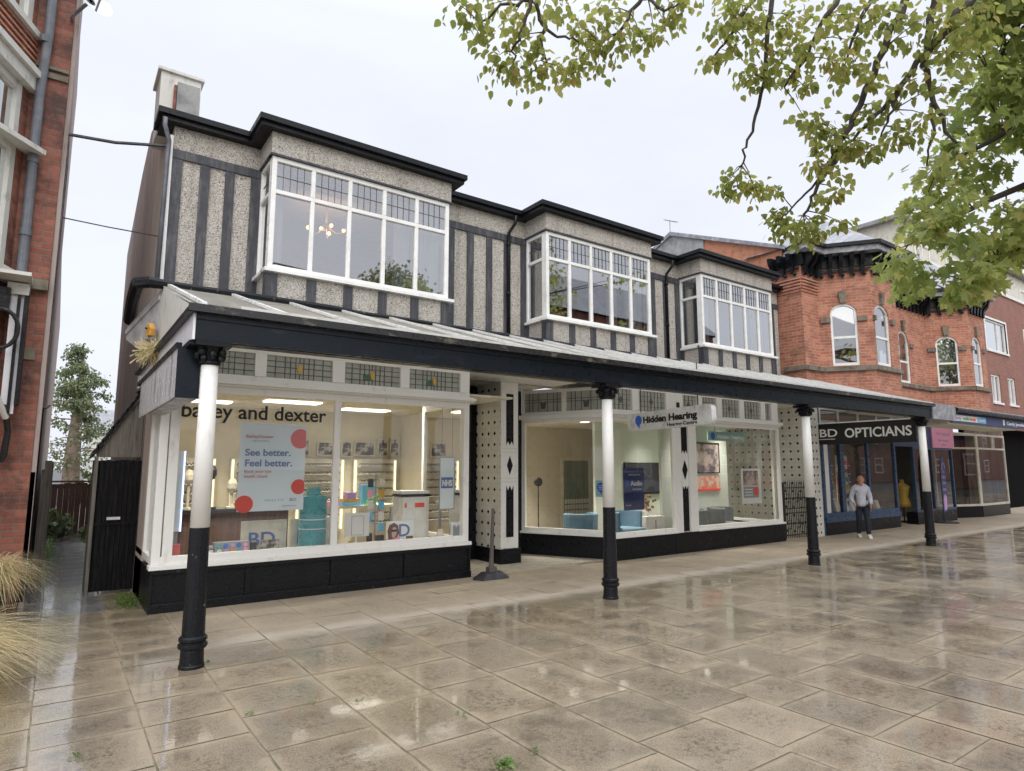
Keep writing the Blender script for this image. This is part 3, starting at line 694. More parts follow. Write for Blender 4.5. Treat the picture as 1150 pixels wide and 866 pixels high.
b.prism(S2, [(9.83, 1.88), (9.87, 1.95), (9.91, 1.88), (9.95, 1.95), (9.99, 1.88), (9.99, 2.49), (9.83, 2.49)], -.019, -.008)
b.pb(S2, 9.69, 9.78, 2.76, 2.86, .011, .016)
each(b, 'inlay', M['black'], f2)
b = MB(); le = MB()
for a, c in [(7.98, 8.48), (8.66, 9.40), (9.89, 10.34), (10.48, 10.95), (11.12, 11.72), (11.88, 12.5), (12.66, 12.88)]:
    b.face([S2.pt(a, 2.63, -.04), S2.pt(c, 2.63, -.04), S2.pt(c, 3.03, -.04), S2.pt(a, 3.03, -.04)])
    n_ = max(3, int((c-a)/.09)); leading(le, S2, a, c, 2.64, 3.02, n_, 4, -.033)
    if c-a > .4: le.prism(S2, [((a+c)/2-.05, 2.83), ((a+c)/2, 2.76), ((a+c)/2+.05, 2.83), ((a+c)/2, 2.9)], -.036, -.026)
for k in (0, 1):
    a = .06+k*(LS/2-.04)+(.01 if k else 0); c = a+LS/2-.13
    b.face([SP.pt(a, 2.62, -.04), SP.pt(c, 2.62, -.04), SP.pt(c, 3.02, -.04), SP.pt(a, 3.02, -.04)])
    L_ = c-a; mid = (a+c)/2
    for t in (.12, .22, .38, .62, .78, .88): le.pb(SP, a+L_*t-.005, a+L_*t+.005, 2.64, 3.0, -.036, -.028)
    for z in (2.82, 2.87): le.pb(SP, a, c, z-.005, z+.005, -.035, -.029)
    le.prism(SP, [(mid-.04, 2.70), (mid+.04, 2.70), (mid+.06, 2.84), (mid, 2.80), (mid-.06, 2.84)], -.036, -.024)
each(b, 'top_light', M['obsc'], f2); le.build('leading', M['came'], f2)
# right hand passage
b = MB(); DW = Pl((14.5, 11), (14.5, 8.1)); b.pb(DW, 0, 2.9, 0, 3.07, -.1, 0); b.box(13.2, 14.5, 11, 11.1, 0, 3.07); b.box(14.5, 14.86, 8.12, 8.3, 0, 3.07)
b.build('tiled_wall', M['dash'], B)
b = MB(); b.box(13.18, 14.9, 8.2, 11, 3.07, 3.1); b.build('passage_ceiling', M['white'], B)
# hearing centre room
b = MB(); b.box(6.5, 13.1, 12.3, 12.4, 0, 2.9); b.box(6.46, 6.5, 9.8, 12.3, 0, 2.9); b.build('interior_wall', M['wallC'], B)
b = MB(); b.box(9.6, 13.1, 10.3, 10.38, 0, 2.6); b.build('interior_wall', M['wallG'], B)
b = MB(); b.box(10.35, 12.6, 9.1, 9.16, 0, 2.6); b.build('window_backdrop', M['wallG'], B)
b = MB(); b.box(6.5, 13.1, 8.2, 12.3, .0, .021); b.build('interior_floor', M['floorI'], B) if False else None
b = MB(); b.prismz([(6.6, 12.3), (6.6, 9.8), (7.25, 9.8), (8.1, 8.25), (13.05, 8.25), (13.05, 12.3)], .0, .021); b.build('interior_floor', M['floorI'], B)
b = MB(); b.prismz([(6.5, 12.3), (6.5, 9.78), (7.22, 9.78), (8.05, 8.25), (13.1, 8.25), (13.1, 12.3)], 2.60, 2.62); ce = b.build('ceiling', M['ceil'], B)
b = MB()
for x, y in ((7.7, 10.4), (8.3, 9.6), (8.6, 10.9), (7.9, 11.6), (9.2, 9.2), (9.3, 10.3), (11, 9.7), (12.2, 9.5), (11, 8.7), (12.3, 8.7)): b.lathe((x, y, 2.585), [(.10, 0), (.10, .012)], 18)
each(b, 'downlight', M['spot'], ce)

for x, y, e_ in ((7.7, 10.4, 22), (8.3, 9.6, 16), (8.6, 10.9, 22), (7.9, 11.6, 22), (9.2, 9.2, 14), (11, 9.7, 10), (12.2, 9.5, 16), (11, 8.7, 12), (12.3, 8.7, 12)): light('room_light', (x, y, 2.57), e_*.8, .45, (1, .93, .82), B)

# ================================================================== CANOPY
K = thing('shopping_canopy', 'long glazed canopy with dark navy fascia on black and white iron posts over the pavement', 'canopy', (8, 5.85, 0))
b = MB(); b.box(.86, 15.1, 5.76, 5.80, 2.665, 2.885); b.box(.86, 15.1, 5.745, 5.76, 2.84, 2.885); b.box(.86, 15.1, 5.81, 5.95, 2.66, 2.72); b.build('fascia', M['navy'], K)
b = MB(); b.box(.80, 15.15, 5.70, 5.80, 2.89, 2.925); b.box(.79, 15.15, 5.68, 5.70, 2.89, 2.955); b.build('gutter', mat('rusty_black_gutter', (.02, .02, .022, 1), .35, col2=(.14, .12, .09, 1), scale=9, amt=(.55, .7), stretch=(.6, 1, 1)), K)
b = MB(); b.box(1.2, 15.1, 5.705, 5.80, 2.958, 2.985); b.build('roof_edge', M['oldwhite'], K)
ry0, rz0, ry1, rz1 = 5.82, 2.95, 8.24, 3.70
b = MB(); b.hexa([(.86, ry0, rz0), (15.05, ry0, rz0), (15.05, ry1, rz1), (.86, ry1, rz1), (.86, ry0, rz0+.015), (15.05, ry0, rz0+.015), (15.05, ry1, rz1+.015), (.86, ry1, rz1+.015)])
b.box(.86, 15.05, 8.24, 8.9, 3.66, 3.7)
b.build('roof_sheet', M['sheet'], K)
b = MB(); x = .9; 
while x < 15:
    b.hexa([(x, ry0-.03, rz0+.02), (x+.045, ry0-.03, rz0+.02), (x+.045, ry1, rz1+.018), (x, ry1, rz1+.018), (x, ry0-.03, rz0+.05), (x+.045, ry0-.03, rz0+.05), (x+.045, ry1, rz1+.05), (x, ry1, rz1+.05)])
    x += .70
each(b, 'glazing_bar', M['upvc'], K)
b = MB(); x = 1.3
while x < 15:
    b.hexa([(x, 5.85, 2.84), (x+.05, 5.85, 2.84), (x+.05, ry1, 3.58), (x, ry1, 3.58), (x, 5.85, 2.94), (x+.05, 5.85, 2.94), (x+.05, ry1, 3.68), (x, ry1, 3.68)]); x += 1.4
b.box(.9, 15.0, 8.14, 8.2, 3.1, 3.6)
each(b, 'rafter', M['white'], K)
rr = random.Random(5)
pts = [(.62, 9.25, 3.46), (.60, 8.7, 3.62), (.61, 8.3, 3.72), (.72, 8.24, 3.735)]
x = .9
while x < 14.9: pts.append((x, 8.24, 3.73-.004*(x-1)+rr.uniform(-.008, .008))); x += .4
b = MB().tube(pts, [.07, .07, .075, .07]+[.055+rr.uniform(-.008, .008) for _ in pts[4:]], 8)
b.box(.86, 14.9, 8.2, 8.3, 3.66, 3.73); b.build('ridge_roll', M['blackold'], K)
GP = Pl((.60, 9.3), (.86, 8.26)); b = MB(); b.prism(GP, [(0, 3.22), (GP.L, 2.8), (GP.L, 3.68), (0, 3.40)], -.03, 0); b.prism(GP, [(0.02, 3.28), (GP.L-.05, 3.56), (GP.L-.05, 3.62), (0.02, 3.34)], .001, .02)
b.build('end_panel', mat('grey_white_panel', (.55, .55, .56, 1), .4, col2=(.36, .34, .33, 1), scale=4), K)
EP = Pl((.86, 8.24), (.86, 5.8)); b = MB(); b.prism(EP, [(0, 2.9), (2.44, 2.9), (2.44, 2.96), (0, 3.69)], -.02, 0); b.build('end_gable', M['oldwhite'], K)
SFp = Pl((.84, 10.2), (.84, 5.76)); b = MB(); b.pb(SFp, 0, 4.44, 2.665, 2.885, -.02, 0); b.build('side_fascia', M['wetwhite'], K)
b = MB(); b.pb(SFp, 0, 4.5, 2.885, 2.93, -.04, .05); b.pb(SFp, 0, 4.4, 2.625, 2.665, -.04, .012); b.build('side_gutter', M['blackold'], K)
b = MB(); b.box(.77, .79, 6.0, 8.9, 2.2, 2.62); b.build('side_beam', mat('streaky_wet_board', (.62, .61, .63, 1), .2, col2=(.16, .15, .15, 1), scale=5, amt=(.5, .68), stretch=(1, 3, .3), rvar=.08), K)
b = MB(); b.box(.755, .80, 5.98, 9.2, 2.62, 2.664); b.build('side_trim', M['black'], K)
b = MB(); b.box(.77, .95, 5.97, 6.0, 2.19, 2.62); b.box(.79, .95, 6.0, 8.1, 2.19, 2.21, 1); b.box(.93, .95, 6.0, 8.1, 2.21, 2.62); b.build('side_beam', [M['navy'], M['lead']], K)
b = MB(); b.box(15.12, 16.35, 5.74, 6.3, 2.64, 2.98); b.poly([(15.12, 5.74, 2.98), (16.35, 5.74, 2.98), (16.35, 8.2, 3.5), (15.12, 8.2, 3.5)], [(0, 1, 2, 3)]); b.build('lead_covered_end', M['lead'], K)

def post(x, y):
    b = MB(); b.lathe((x, y, 0), [(.098, 0), (.098, .02), (.092, .03), (.088, .13), (.084, .15)], 20); b.lathe((x, y, .15), [(.10, 0), (.112, .015), (.112, .035), (.098, .045), (.098, .055), (.108, .065), (.108, .085), (.09, .10)], 20)
    b.lathe((x, y, .25), [(.088, 0), (.080, .5), (.0775, .86)], 16); p = b.build('post', M['blackold'], K, smooth=False)
    n = 16; vs = []; b = MB()
    b.lathe((x, y, 1.11), [(.077, 0), (.068, 1.38)], 16); b.build('post_shaft', M['white'], p, smooth=True)
    b = MB(); b.lathe((x, y, 2.47), [(.074, 0), (.086, .012), (.086, .03), (.072, .04), (.078, .08), (.10, .13), (.115, .15)], 16)
    for k in range(4):
        a = math.pi/4+k*math.pi/2; cx_, cy_ = x+.115*math.cos(a), y+.115*math.sin(a)
        b.ball((cx_, cy_, 2.575), .034, 8); b.ball((x+.098*math.cos(a+.785), y+.098*math.sin(a+.785), 2.55), .03, 8, sc=(1, 1, 1.3))
        b.ball((x+.09*math.cos(a), y+.09*math.sin(a), 2.52), .024, 6, sc=(1, 1, 1.5))
    b.box(x-.14, x+.14, y-.14, y+.14, 2.62, 2.66); b.build('capital', M['black'], p)
for x in (1.01, 5.70, 10.375, 14.875): post(x, 5.88)

# ================================================================== RED BRICK BUILDING WITH BAYS
RB = thing('red_brick_building', 'orange red brick building with canted bays, arched windows and black bracketed cornice', 'building', (19, 8.4, 0))
plan = [(14.72, 13.3), (14.72, 8.25), (15.45, 8.25), (16.15, 7.27), (17.45, 7.27), (18.15, 8.25), (18.5, 8.4), (22.1, 8.4), (22.78, 7.45), (24.0, 7.45), (24.35, 8.0), (24.35, 9.0)]
segs = []
for i in range(len(plan)-1): segs.append(Pl(plan[i], plan[i+1]))
ops = {3-1: [(.26, .84, 4.12, 5.5, .2)], 4-1: [(.16, .88, 4.12, 5.48, .2)], 4: [], 6: [(1.55, 2.32, 4.12, 5.35, .38)], 7: [(.24, .76, 4.12, 5.5, .2)], 8: [(.18, .86, 4.12, 5.5, .2)]}
ops = {2: [(.26, .86, 4.12, 5.5, .2)], 3: [(.10, .86, 4.12, 5.48, .2)], 4: [(.3, .9, 4.12, 5.5, .2)], 6: [(1.62, 2.34, 4.12, 5.35, .36)], 7: [(.24, .84, 4.12, 5.5, .2)], 8: [(.16, .86, 4.12, 5.5, .2)]}
b = MB()
for i, p in enumerate(segs):
    if i == 0: continue
    wall(b, p, 0, p.L, 3.15, 6.62, ops.get(i, []), .14)
gp = segs[0]; wall(b, gp, 0, gp.L-.141, 2.0, 6.62, [], .14)
base = b.build('brick_wall', M['brickR'], RB)
# stepped corbel courses under the cornice and flush plinth courses
b = MB()
for k, z in enumerate((5.95, 6.03, 6.11, 6.19, 6.27)):
    for i in (1, 3, 5, 6, 8): 
        p = segs[i]
        if i == 1: b.pb(p, 0, p.L, z, z+.045, .001, .02+k*.006)
q0 = Pl((14.72, 8.9), (14.72, 8.25))
for k, z in enumerate((5.95, 6.03, 6.11, 6.19, 6.27)): b.pb(q0, 0, q0.L, z, z+.045, .001, .02+k*.006)
b.build('corbel_courses', M['brickR'], base)
b = MB()
for i in range(1, len(segs)):
    p = segs[i]; b.pb(p, .0, p.L+.03, 3.98, 4.09, .001, .07)
b.pb(q0, .1, q0.L+.05, 3.981, 4.091, .001, .07)
b.build('stone_band', M['stone'], RB)
b = MB(); ky = MB()
for i, L_ in ops.items():
    p = segs[i]
    for a, c, z0, z1, ar in L_:
        b.pb(p, max(.0, a-.22), a-.0, 5.22, 5.34, .001, .06); b.pb(p, c, min(p.L, c+.22), 5.22, 5.34, .001, .06)
        mm = (a+c)/2; ky.prism(p, [(mm-.06, z1+ar+.0), (mm+.06, z1+ar), (mm+.09, z1+ar+.30), (mm-.09, z1+ar+.30)], .001, .07)
each(b, 'stone_impost', M['stone'], RB); each(ky, 'keystone', M['stone'], RB)
for i, L_ in ops.items():
    p = segs[i]
    for a, c, z0, z1, ar in L_:
        n = 8; cc = (a+c)/2; hw = (c-a)/2; rad = (hw*hw+ar*ar)/(2*ar); f = lambda t: z1+math.sqrt(max(0, rad*rad-(t*hw)**2))-(rad-ar)
        b = MB(); t_ = .055
        b.pb(p, a, a+t_, z0, z1, -.09, -.03); b.pb(p, c-t_, c, z0, z1, -.09, -.03); b.pb(p, a+t_, c-t_, z0, z0+.07, -.09, -.02); mz = 4.12+(z1-z0)*.52; b.pb(p, a+t_, c-t_, mz-.03, mz+.03, -.09, -.032)
        for k in range(n):
            t0 = -1+2*k/n; t1 = -1+2*(k+1)/n; b.prism(p, [(cc+t0*hw, f(t0)-t_-.01), (cc+t1*hw, f(t1)-t_-.01), (cc+t1*hw, f(t1)), (cc+t0*hw, f(t0))], -.09, -.03)
        wf = b.build('window', M['upvc'], RB)
        b = MB(); b.face([p.pt(a+.03, z0+.03, -.06), p.pt(c-.03, z0+.03, -.06), p.pt(c-.03, z1, -.06)]+[p.pt(cc+t*hw*.95, f(t)-.03, -.06) for t in (.7, .3, -.3, -.7)]+[p.pt(a+.03, z1, -.06)])
        b.build('glass', glass('sash_glass', (.55, .6, .62, 1), .30, 2.) if 'gs' not in M else M['gs'], wf)
        b = MB(); b.pb(p, a+.02, c-.02, z0+.55, z1+ar*.6, -.24, -.22); b.build('blind', M['cream'] if i % 2 else M['upvc'], wf)
# cornice : brackets, fascia, gutter
b = MB(); br = MB(); ar_ = MB()
for i in range(0, len(segs)):
    p = segs[i]; s0 = p.L-.75 if i == 0 else 0
    b.pb(p, s0, p.L+.1, 6.62, 6.92, -.1, .05)
    n = max(2, round((p.L-s0)/.26))
    for k in range(n):
        u = s0+(p.L-s0)*(k+.5)/n
        br.prism(Pl(p.pt(u-.045, 0, 0).xy, p.pt(u-.045, 0, 1).xy), [(0.051, 6.42), (.10, 6.40), (.13, 6.6), (.26, 6.74), (.30, 6.90), (0.051, 6.92)], -.045, .045)
        br.ball(tuple(p.pt(u, 6.40, .06)), .045, 6)
    br.pb(p, s0, p.L, 6.50, 6.56, .051, .08)
b.build('cornice', M['black'], RB); br.build('cornice_brackets', M['black'], RB)
def off(plan, d):
    out = []
    for i, p in enumerate(plan):
        ns = []
        if i > 0: ns.append(segs[i-1].n)
        if i < len(plan)-1: ns.append(segs[i].n)
        n = sum(ns, Vector((0, 0))); n = n/len(ns); n = n/max(n.length_squared, .3)
        out.append((p[0]+n.x*d, p[1]+n.y*d))
    return out
o1 = off(plan, .34); o2 = off(plan, .42)
b = MB(); b.prismz([(14.9, 9.0)] + o1[1:]+[(20, 9.6)], 6.92, 7.06, 0); b.prismz([(14.9, 9.0)]+o2[1:]+[(20, 9.6)], 7.06, 7.15, 1); b.build('eaves', [M['lead'], M['black']], RB)
b = MB()
b.poly([(14.9, 8.6, 7.16), (24.4, 8.6, 7.16), (24.4, 12.3, 9.0), (14.9, 12.2, 8.65), (14.9, 15, 7.2), (24.4, 15, 7.2)], [(0, 1, 2, 3), (3, 2, 5, 4)])
for cxx, ax, zt in ((16.8, 17.3, 8.6), (23.3, 23.4, 8.7)):
    if cxx < 20: rim = [(14.6, 9.8), (14.75, 7.9), (15.3, 7.85), (16.0, 6.95), (17.6, 6.95), (18.4, 8.0), (18.6, 9.6)]
    else: rim = [(21.6, 9.6), (22.0, 8.1), (22.6, 7.1), (24.2, 7.1), (24.7, 8.0), (24.8, 9.6)]
    for k in range(len(rim)-1): b.face([(rim[k][0], rim[k][1], 7.16), (rim[k+1][0], rim[k+1][1], 7.16), (ax, 8.9, zt)])
b.build('slate_roof', M['slate'], RB)
b = MB()
for ax, zt in ((17.3, 8.6), (23.4, 8.7)): b.lathe((ax, 8.9, zt-.1), [(.06, 0), (.02, .15), (.05, .22), (.01, .4)], 8)
each(b, 'finial', M['lead'], RB)
GS = Pl((14.72, 14), (14.72, 8.25))
b = MB(); b.prism(GS, [(0, 6.0), (5.0, 6.0), (5.3, 7.16), (1.75, 8.6), (.95, 8.25)], -.2, -.02); gb = b.build('gable_wall', mat('orange_common_brick', (.50, .22, .13, 1), .85, col2=(.36, .15, .09, 1), scale=7, bump=.4), RB)
b = MB(); b.prism(GS, [(.0, 6.0), (2.9, 6.0), (2.9, 8.12), (1.75, 8.6), (.95, 8.25)], -.019, .01); b.build('render_patch', M['grey'], gb)
b = MB(); b.prism(GS, [(5.4, 7.12), (5.4, 7.22), (1.75, 8.72), (1.75, 8.6)], -.24, .08); b.prism(GS, [(1.75, 8.6), (1.75, 8.72), (.8, 8.3), (.8, 8.2)], -.24, .08); b.build('coping', M['lead'], gb)
b = MB(); b.tube([(14.72, 12.3, 8.6), (14.72, 12.3, 9.12)], .009); b.tube([(14.5, 12.3, 9.06), (15.0, 12.2, 9.10)], .006)
for k in range(5): b.tube([(14.53+k*.1, 12.17, 9.0+k*.01), (14.53+k*.1, 12.40, 9.14+k*.01)], .005)
b.build('television_aerial', M['pipegrey'], RB)

# ---- shops under it
def room(parent, x0, x1, y0, y1, z1, m):
    b = MB(); b.box(x0, x1, y1, y1+.05, 0, z1); b.box(x0-.05, x0, y0, y1, 0, z1); b.box(x1, x1+.05, y0, y1, 0, z1); b.build('interior_wall', M[m], parent)
    b = MB(); b.box(x0, x1, y0, y1, z1, z1+.03); b.build('ceiling', M['ceil'], parent)
    b = MB(); b.box(x0, x1, y0, y1, .0, .021); b.build('interior_floor', M['floorI'], parent)
b = MB(); b.box(14.9, 24.35, 8.42, 8.6, 2.95, 3.15); b.box(14.9, 15.02, 8.16, 8.5, 0, 3.1); b.build('shop_beam', M['blue'], RB)
S3 = FX(8.15); b = MB(); b.pb(S3, 15.03, 18.85, 0, .30, -.3, 0); b.build('stall_riser', M['black'], RB)
b = MB(); frame(b, S3, 15.0, 18.85, .42, 2.62, [15.35, 15.88, 17.3], [], .10, .10, -.07, 0); b.pb(S3, 15.0, 18.86, .30, .42, -.1, .03); b.pb(S3, 15.80, 15.97, .52, 2.52, .002, .03)
wf = b.build('shop_window', M['blue'], RB, bevel=.004); pane(S3, 15.08, 18.8, .45, 2.55, -.04, M['glassS'], wf)
b = MB(); b.pb(S3, 15.10, 15.3, .52, 2.52, -.07, -.01); b.build('window_post', M['white'], wf)
b = MB(); frame(b, S3, 15.0, 18.85, 2.62, 3.06, [15.9, 16.9, 17.9], [], .04, .04, -.07, 0); b.build('fanlight_frame', M['white'], wf); pane(S3, 15.04, 18.8, 2.66, 3.0, -.04, M['glassD'], wf)
R3 = Pl((18.85, 8.15), (20.05, 8.75)); b = MB(); frame(b, R3, .05, R3.L, .3, 2.9, [], [], .07, .05, -.06, 0); b.build('door', M['blue'], RB); pane(R3, .1, R3.L-.05, .35, 2.85, -.03, M['glassD'], RB)
S3b = FX(8.2); b = MB(); b.pb(S3b, 20.05, 22.75, 0, .34, -.3, 0); b.build('stall_riser', M['black'], RB)
b = MB(); frame(b, S3b, 20.05, 22.78, .34, 2.2, [21.3], [], .06, .06, -.07, 0); wf = b.build('shop_window', M['blue'], RB); pane(S3b, 20.1, 22.7, .4, 2.15, -.04, M['glassD'], wf)
b = MB(); b.pb(S3b, 18.9, 22.78, 2.2, 2.95, -.1, .02); b.build('shop_fascia', M['navyp'], RB)
# curly white motifs on the navy head of the window
b = MB()
for k in range(5):
    u = 19.6+k*.62
    pts = [tuple(S3b.pt(u+.16*math.cos(t)*(1-t/11), 2.45+.13*math.sin(t)*(1-t/11), .028)) for t in [j*.5 for j in range(14)]]; b.tube(pts, .009, 5)
each(b, 'scroll_motif', M['lilac'], RB)
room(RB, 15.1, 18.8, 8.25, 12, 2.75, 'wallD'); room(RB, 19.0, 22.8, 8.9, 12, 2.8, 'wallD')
light('room_light', (17, 10, 2.7), 45, .5, (1, .95, .85), RB)
light('room_light', (21, 10.2, 2.7), 9, .5, (1, .9, .8), RB)
# goods in these windows
# ---- cream framed shop
b = MB(); P4 = [Pl((22.85, 8.75), (24.85, 8.2)), Pl((24.85, 8.2), (27.35, 8.2))]
for p in P4: b.pb(p, 0.02, p.L-.02, 0, .36, -.25, 0)
b.build('stall_riser', M['blackold'], RB)
b = MB()
for p in P4: frame(b, p, .0, p.L-.001, .36, 2.72, [1.3] if p is P4[1] and False else [], [2.24], .07, .06, -.06, 0)
b.pb(P4[1], 1.35, 1.43, 2.27, 2.65, -.06, 0); b.pb(P4[1], 1.5, 1.56, 2.27, 2.65, -.06, 0)
wf = b.build('shop_window', M['cream'], RB)
for p in P4: pane(p, .04, p.L-.04, .4, 2.68, -.035, M['glassD'], wf)
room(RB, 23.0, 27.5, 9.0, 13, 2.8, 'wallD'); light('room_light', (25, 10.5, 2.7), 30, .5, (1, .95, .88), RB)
b = MB(); b.box(27.4, 34, 9.4, 9.6, 0, 3.2); b.box(27.35, 27.45, 8.25, 9.4, 0, 3.0, 1); b.build('shaded_opening', [flat('opening_shade_black', (.003, .003, .004, 1), .9, spec=.1), M['pinkrender']], RB)  # black box painted as the shade within an open front; rendered return beside it

# ================================================================== FAR CANOPY
FCs = M['sheet']
FC = thing('far_shop_canopy', 'black guttered canopy with navy signboard continuing past the lead covered canopy end', 'canopy', (20, 5.85, 0))
b = MB(); b.box(16.38, 27.0, 5.83, 5.88, 2.62, 2.84); b.build('signboard', M['navyp'], FC)
b = MB(); b.tube([(16.36, 5.74, 2.90), (27, 5.74, 2.90)], .055, 10); b.box(16.36, 27, 5.80, 5.9, 2.845, 2.93); b.build('gutter', M['black'], FC)
b = MB(); b.hexa([(16.36, 5.8, 2.95), (27, 5.8, 2.95), (27, 8.3, 3.45), (16.36, 8.3, 3.45), (16.36, 5.8, 2.98), (27, 5.8, 2.98), (27, 8.3, 3.5), (16.36, 8.3, 3.5)]); b.build('roof_sheet', M['sheet'], FC)
b = MB(); b.box(16.3, 20.6, 5.9, 6.6, 2.58, 2.64); b.box(16.3, 20.6, 6.6, 8.15, 2.98, 3.0); b.build('soffit', M['cream'], FC)
b = MB(); b.pb(FX(5.83), 16.42, 18.35, 2.665, 2.80, .001, .008); sb = b.build('coloured_sign', M['wpaper'], FC)
for u, s_, m_ in ((16.5, 'beauty', 'lilac'), (16.95, 'nails', 'greenp'), (17.35, 'body', 'red')): text(s_, FX(5.83), u, 2.70, .10, M[m_], sb, d=.011, width=.36, bold=.003)
b = MB(); b.pb(FX(5.83), 17.82, 18.34, 2.672, 2.793, .0085, .011); b.build('sign_panel', M['cyan'], sb); text('laser', FX(5.83), 17.88, 2.70, .10, M['wtext'], sb, d=.0125, width=.4)
text('Candy Jewellery', FX(5.83), 19.75, 2.69, .12, M['wtext'], FC, d=.003, width=1.5, bold=.003)
b = MB(); b.pb(FX(5.83), 19.5, 19.6, 2.67, 2.81, .001, .006); b.build('sign_mark', M['wtext'], FC)
MB().lathe((19.9, 6.1, 0), [(.07, 0), (.07, .1), (.05, .15), (.045, 2.58)], 14).build('post', M['black'], FC) if False else None

# ================================================================== MODERN BRICK BUILDING
MBd = thing('brown_brick_building', 'plain brown brick building with square white windows and cream top storey', 'building', (30, 8.9, 0))
WM = FX(8.9); wi = [(28.9, 31.1, 6.15, 7.4), (29.0, 29.95, 4.1, 5.2), (30.75, 31.6, 4.1, 5.2), (33.3, 35.5, 6.15, 7.4), (33.3, 34.2, 4.1, 5.2), (25.3, 27.4, 6.15, 7.4), (25.6, 26.5, 4.1, 5.2)]
cols = {}
b = MB()
for x0, x1 in ((24.36, 28.2), (28.2, 32.4), (32.4, 46)):
    hi = [o for o in wi if x0 <= o[0] < x1 and o[2] > 6]; lo = [o for o in wi if x0 <= o[0] < x1 and o[2] < 6]
    wall(b, WM, x0, x1, 3.1, 5.7, lo, .2); wall(b, WM, x0, x1, 5.7, 8.6, hi, .2)
b.box(24.36, 24.56, 9.1, 16, 3.1, 8.6)
b.build('brick_wall', M['brickB'], MBd)
b = MB(); b.box(24.3, 46, 8.84, 9.1, 8.6, 8.72); b.build('coping', M['white'], MBd)
for a, c, z0, z1 in wi:
    b = MB(); frame(b, WM, a, c, z0, z1, [a+(c-a)*.62] if c-a > 1.2 else [a+(c-a)*.5], [], .07, .06, -.12, -.04); b.pb(WM, a-.06, c+.06, z0-.07, z0, -.05, .05); 
    if c-a > 1.2: b.pb(WM, a-.1, a, z0, z1+.08, -.05, .012); b.pb(WM, c, c+.1, z0, z1+.08, -.05, .012); b.pb(WM, a, c, z1, z1+.08, -.05, .012)
    wf = b.build('window', M['upvc'], MBd); pane(WM, a+.03, c-.03, z0+.03, z1-.03, -.08, M['gsm'] if 'gsm' in M else M.setdefault('gsm', glass('sash_glass_plain', (.6, .65, .66, 1), .3, 2.)), wf)
b = MB(); b.box(26, 46, 10.5, 10.7, 8.6, 11.2); b.box(26, 26.2, 10.7, 16, 8.6, 11.2); ts = b.build('top_storey', M['cream'], MBd)
b = MB()
for k in range(6): frame(b, FX(10.5), 27.2+k*3, 28.6+k*3, 9.2, 10.6, [27.9+k*3], [], .08, .06, .0, .04)
each(b, 'window_bar', M['upvc'], ts)
b = MB(); b.box(25.7, 46.2, 10.2, 16, 11.2, 11.35); b.build('roof_edge', M['grey'], ts)
b = MB(); b.prism(Pl((24.6, 15), (27.5, 12)), [(0, 6), (4.2, 6), (4.2, 9.0), (2.1, 10.6), (0, 9.4)], -.3, 0)
tag(b.build('rear_gable_wall', mat('sandy_brick', (.52, .40, .28, 1), .85, col2=(.42, .32, .24, 1)), MBd))

# ================================================================== LEFT BUILDING
LB = thing('weathered_brick_house', 'tall weathered dark red brick house with canted bay at the left edge of the alley', 'building', (-1, 9.2, 0))
b = MB(); LF = FX(9.2); b.pb(LF, -.62, -.235, 0, 11, -.25, 0); b.build('brick_wall', M['brickD'], LB)
SA = Pl((-.235, 24), (-.235, 9.2)); SA = Pl((-.235, 9.2), (-.235, 24))
b = MB(); b.pb(SA, .01, 14.8, 0, 6.0, -.2, 0); b.pb(SA, .01, 6.5, 6.0, 9.5, -.2, 0); b.pb(SA, .3, 2.2, 0, 11, .001, .035); b.build('side_wall', M['pinkrender'], LB)
b = MB(); b.pb(SA, .02, .16, 0, 9.6, .002, .05); b.build('corner_render', M['pinkrender'], LB)
CP = Pl((-1.3, 7.66), (-.60, 9.2)); CL = CP.L          # canted face of the bay, running to the wall
b = MB(); b.pb(CP, 0, CL, 6.34, 6.78, -.2, 0); b.pb(CP, 0, CL, 2.9, 3.80, -.2, 0); b.pb(CP, 0, CL, 0, 2.9, -.2, -.02)
b.pb(CP, CL-.14, CL, 3.80, 6.12, -.2, .0)
bw = b.build('bay', M['brickD'], LB)
b = MB()
for k in range(6): b.hexa([CP.pt(0, 6.34+k*.075, .045), CP.pt(CL, 6.34+k*.075, .045), CP.pt(CL, 6.34+k*.075, .001), CP.pt(0, 6.34+k*.075, .001), CP.pt(0, 6.40+k*.075, .02), CP.pt(CL, 6.40+k*.075, .02), CP.pt(CL, 6.40+k*.075, .001), CP.pt(0, 6.40+k*.075, .001)])
b.build('hung_tiles', M['brickR'], bw)
b = MB(); b.pb(CP, 0, CL+.02, 6.10, 6.33, -.15, .09); b.pb(CP, 0, CL+.06, 6.26, 6.34, -.15, .14); b.build('bay_head', M['oldwhite'], bw)
b = MB(); frame(b, CP, 0, CL-.15, 3.86, 6.10, [.75], [5.3], .09, .08, -.1, .0); b.pb(CP, -.1, CL-.05, 3.78, 3.86, -.1, .09); w1 = b.build('window', M['oldwhite'], bw); pane(CP, .05, CL-.2, 3.95, 6.0, -.05, M['glassD'], w1)
b = MB(); frame(b, CP, .2, CL-.1, 6.86, 8.6, [.9], [], .1, .08, -.1, .0); b.pb(CP, 0, CL-.02, 6.78, 6.86, -.1, .08); w2 = b.build('window', M['oldwhite'], bw); pane(CP, .3, CL-.2, 6.95, 8.5, -.05, M['glassD'], w2)
b = MB(); b.pb(CP, CL-.1, CL, 6.86, 10.5, -.2, 0); b.pb(CP, 0, CL-.1, 8.6, 10.5, -.2, 0); b.build('bay_wall', M['brickD'], bw)
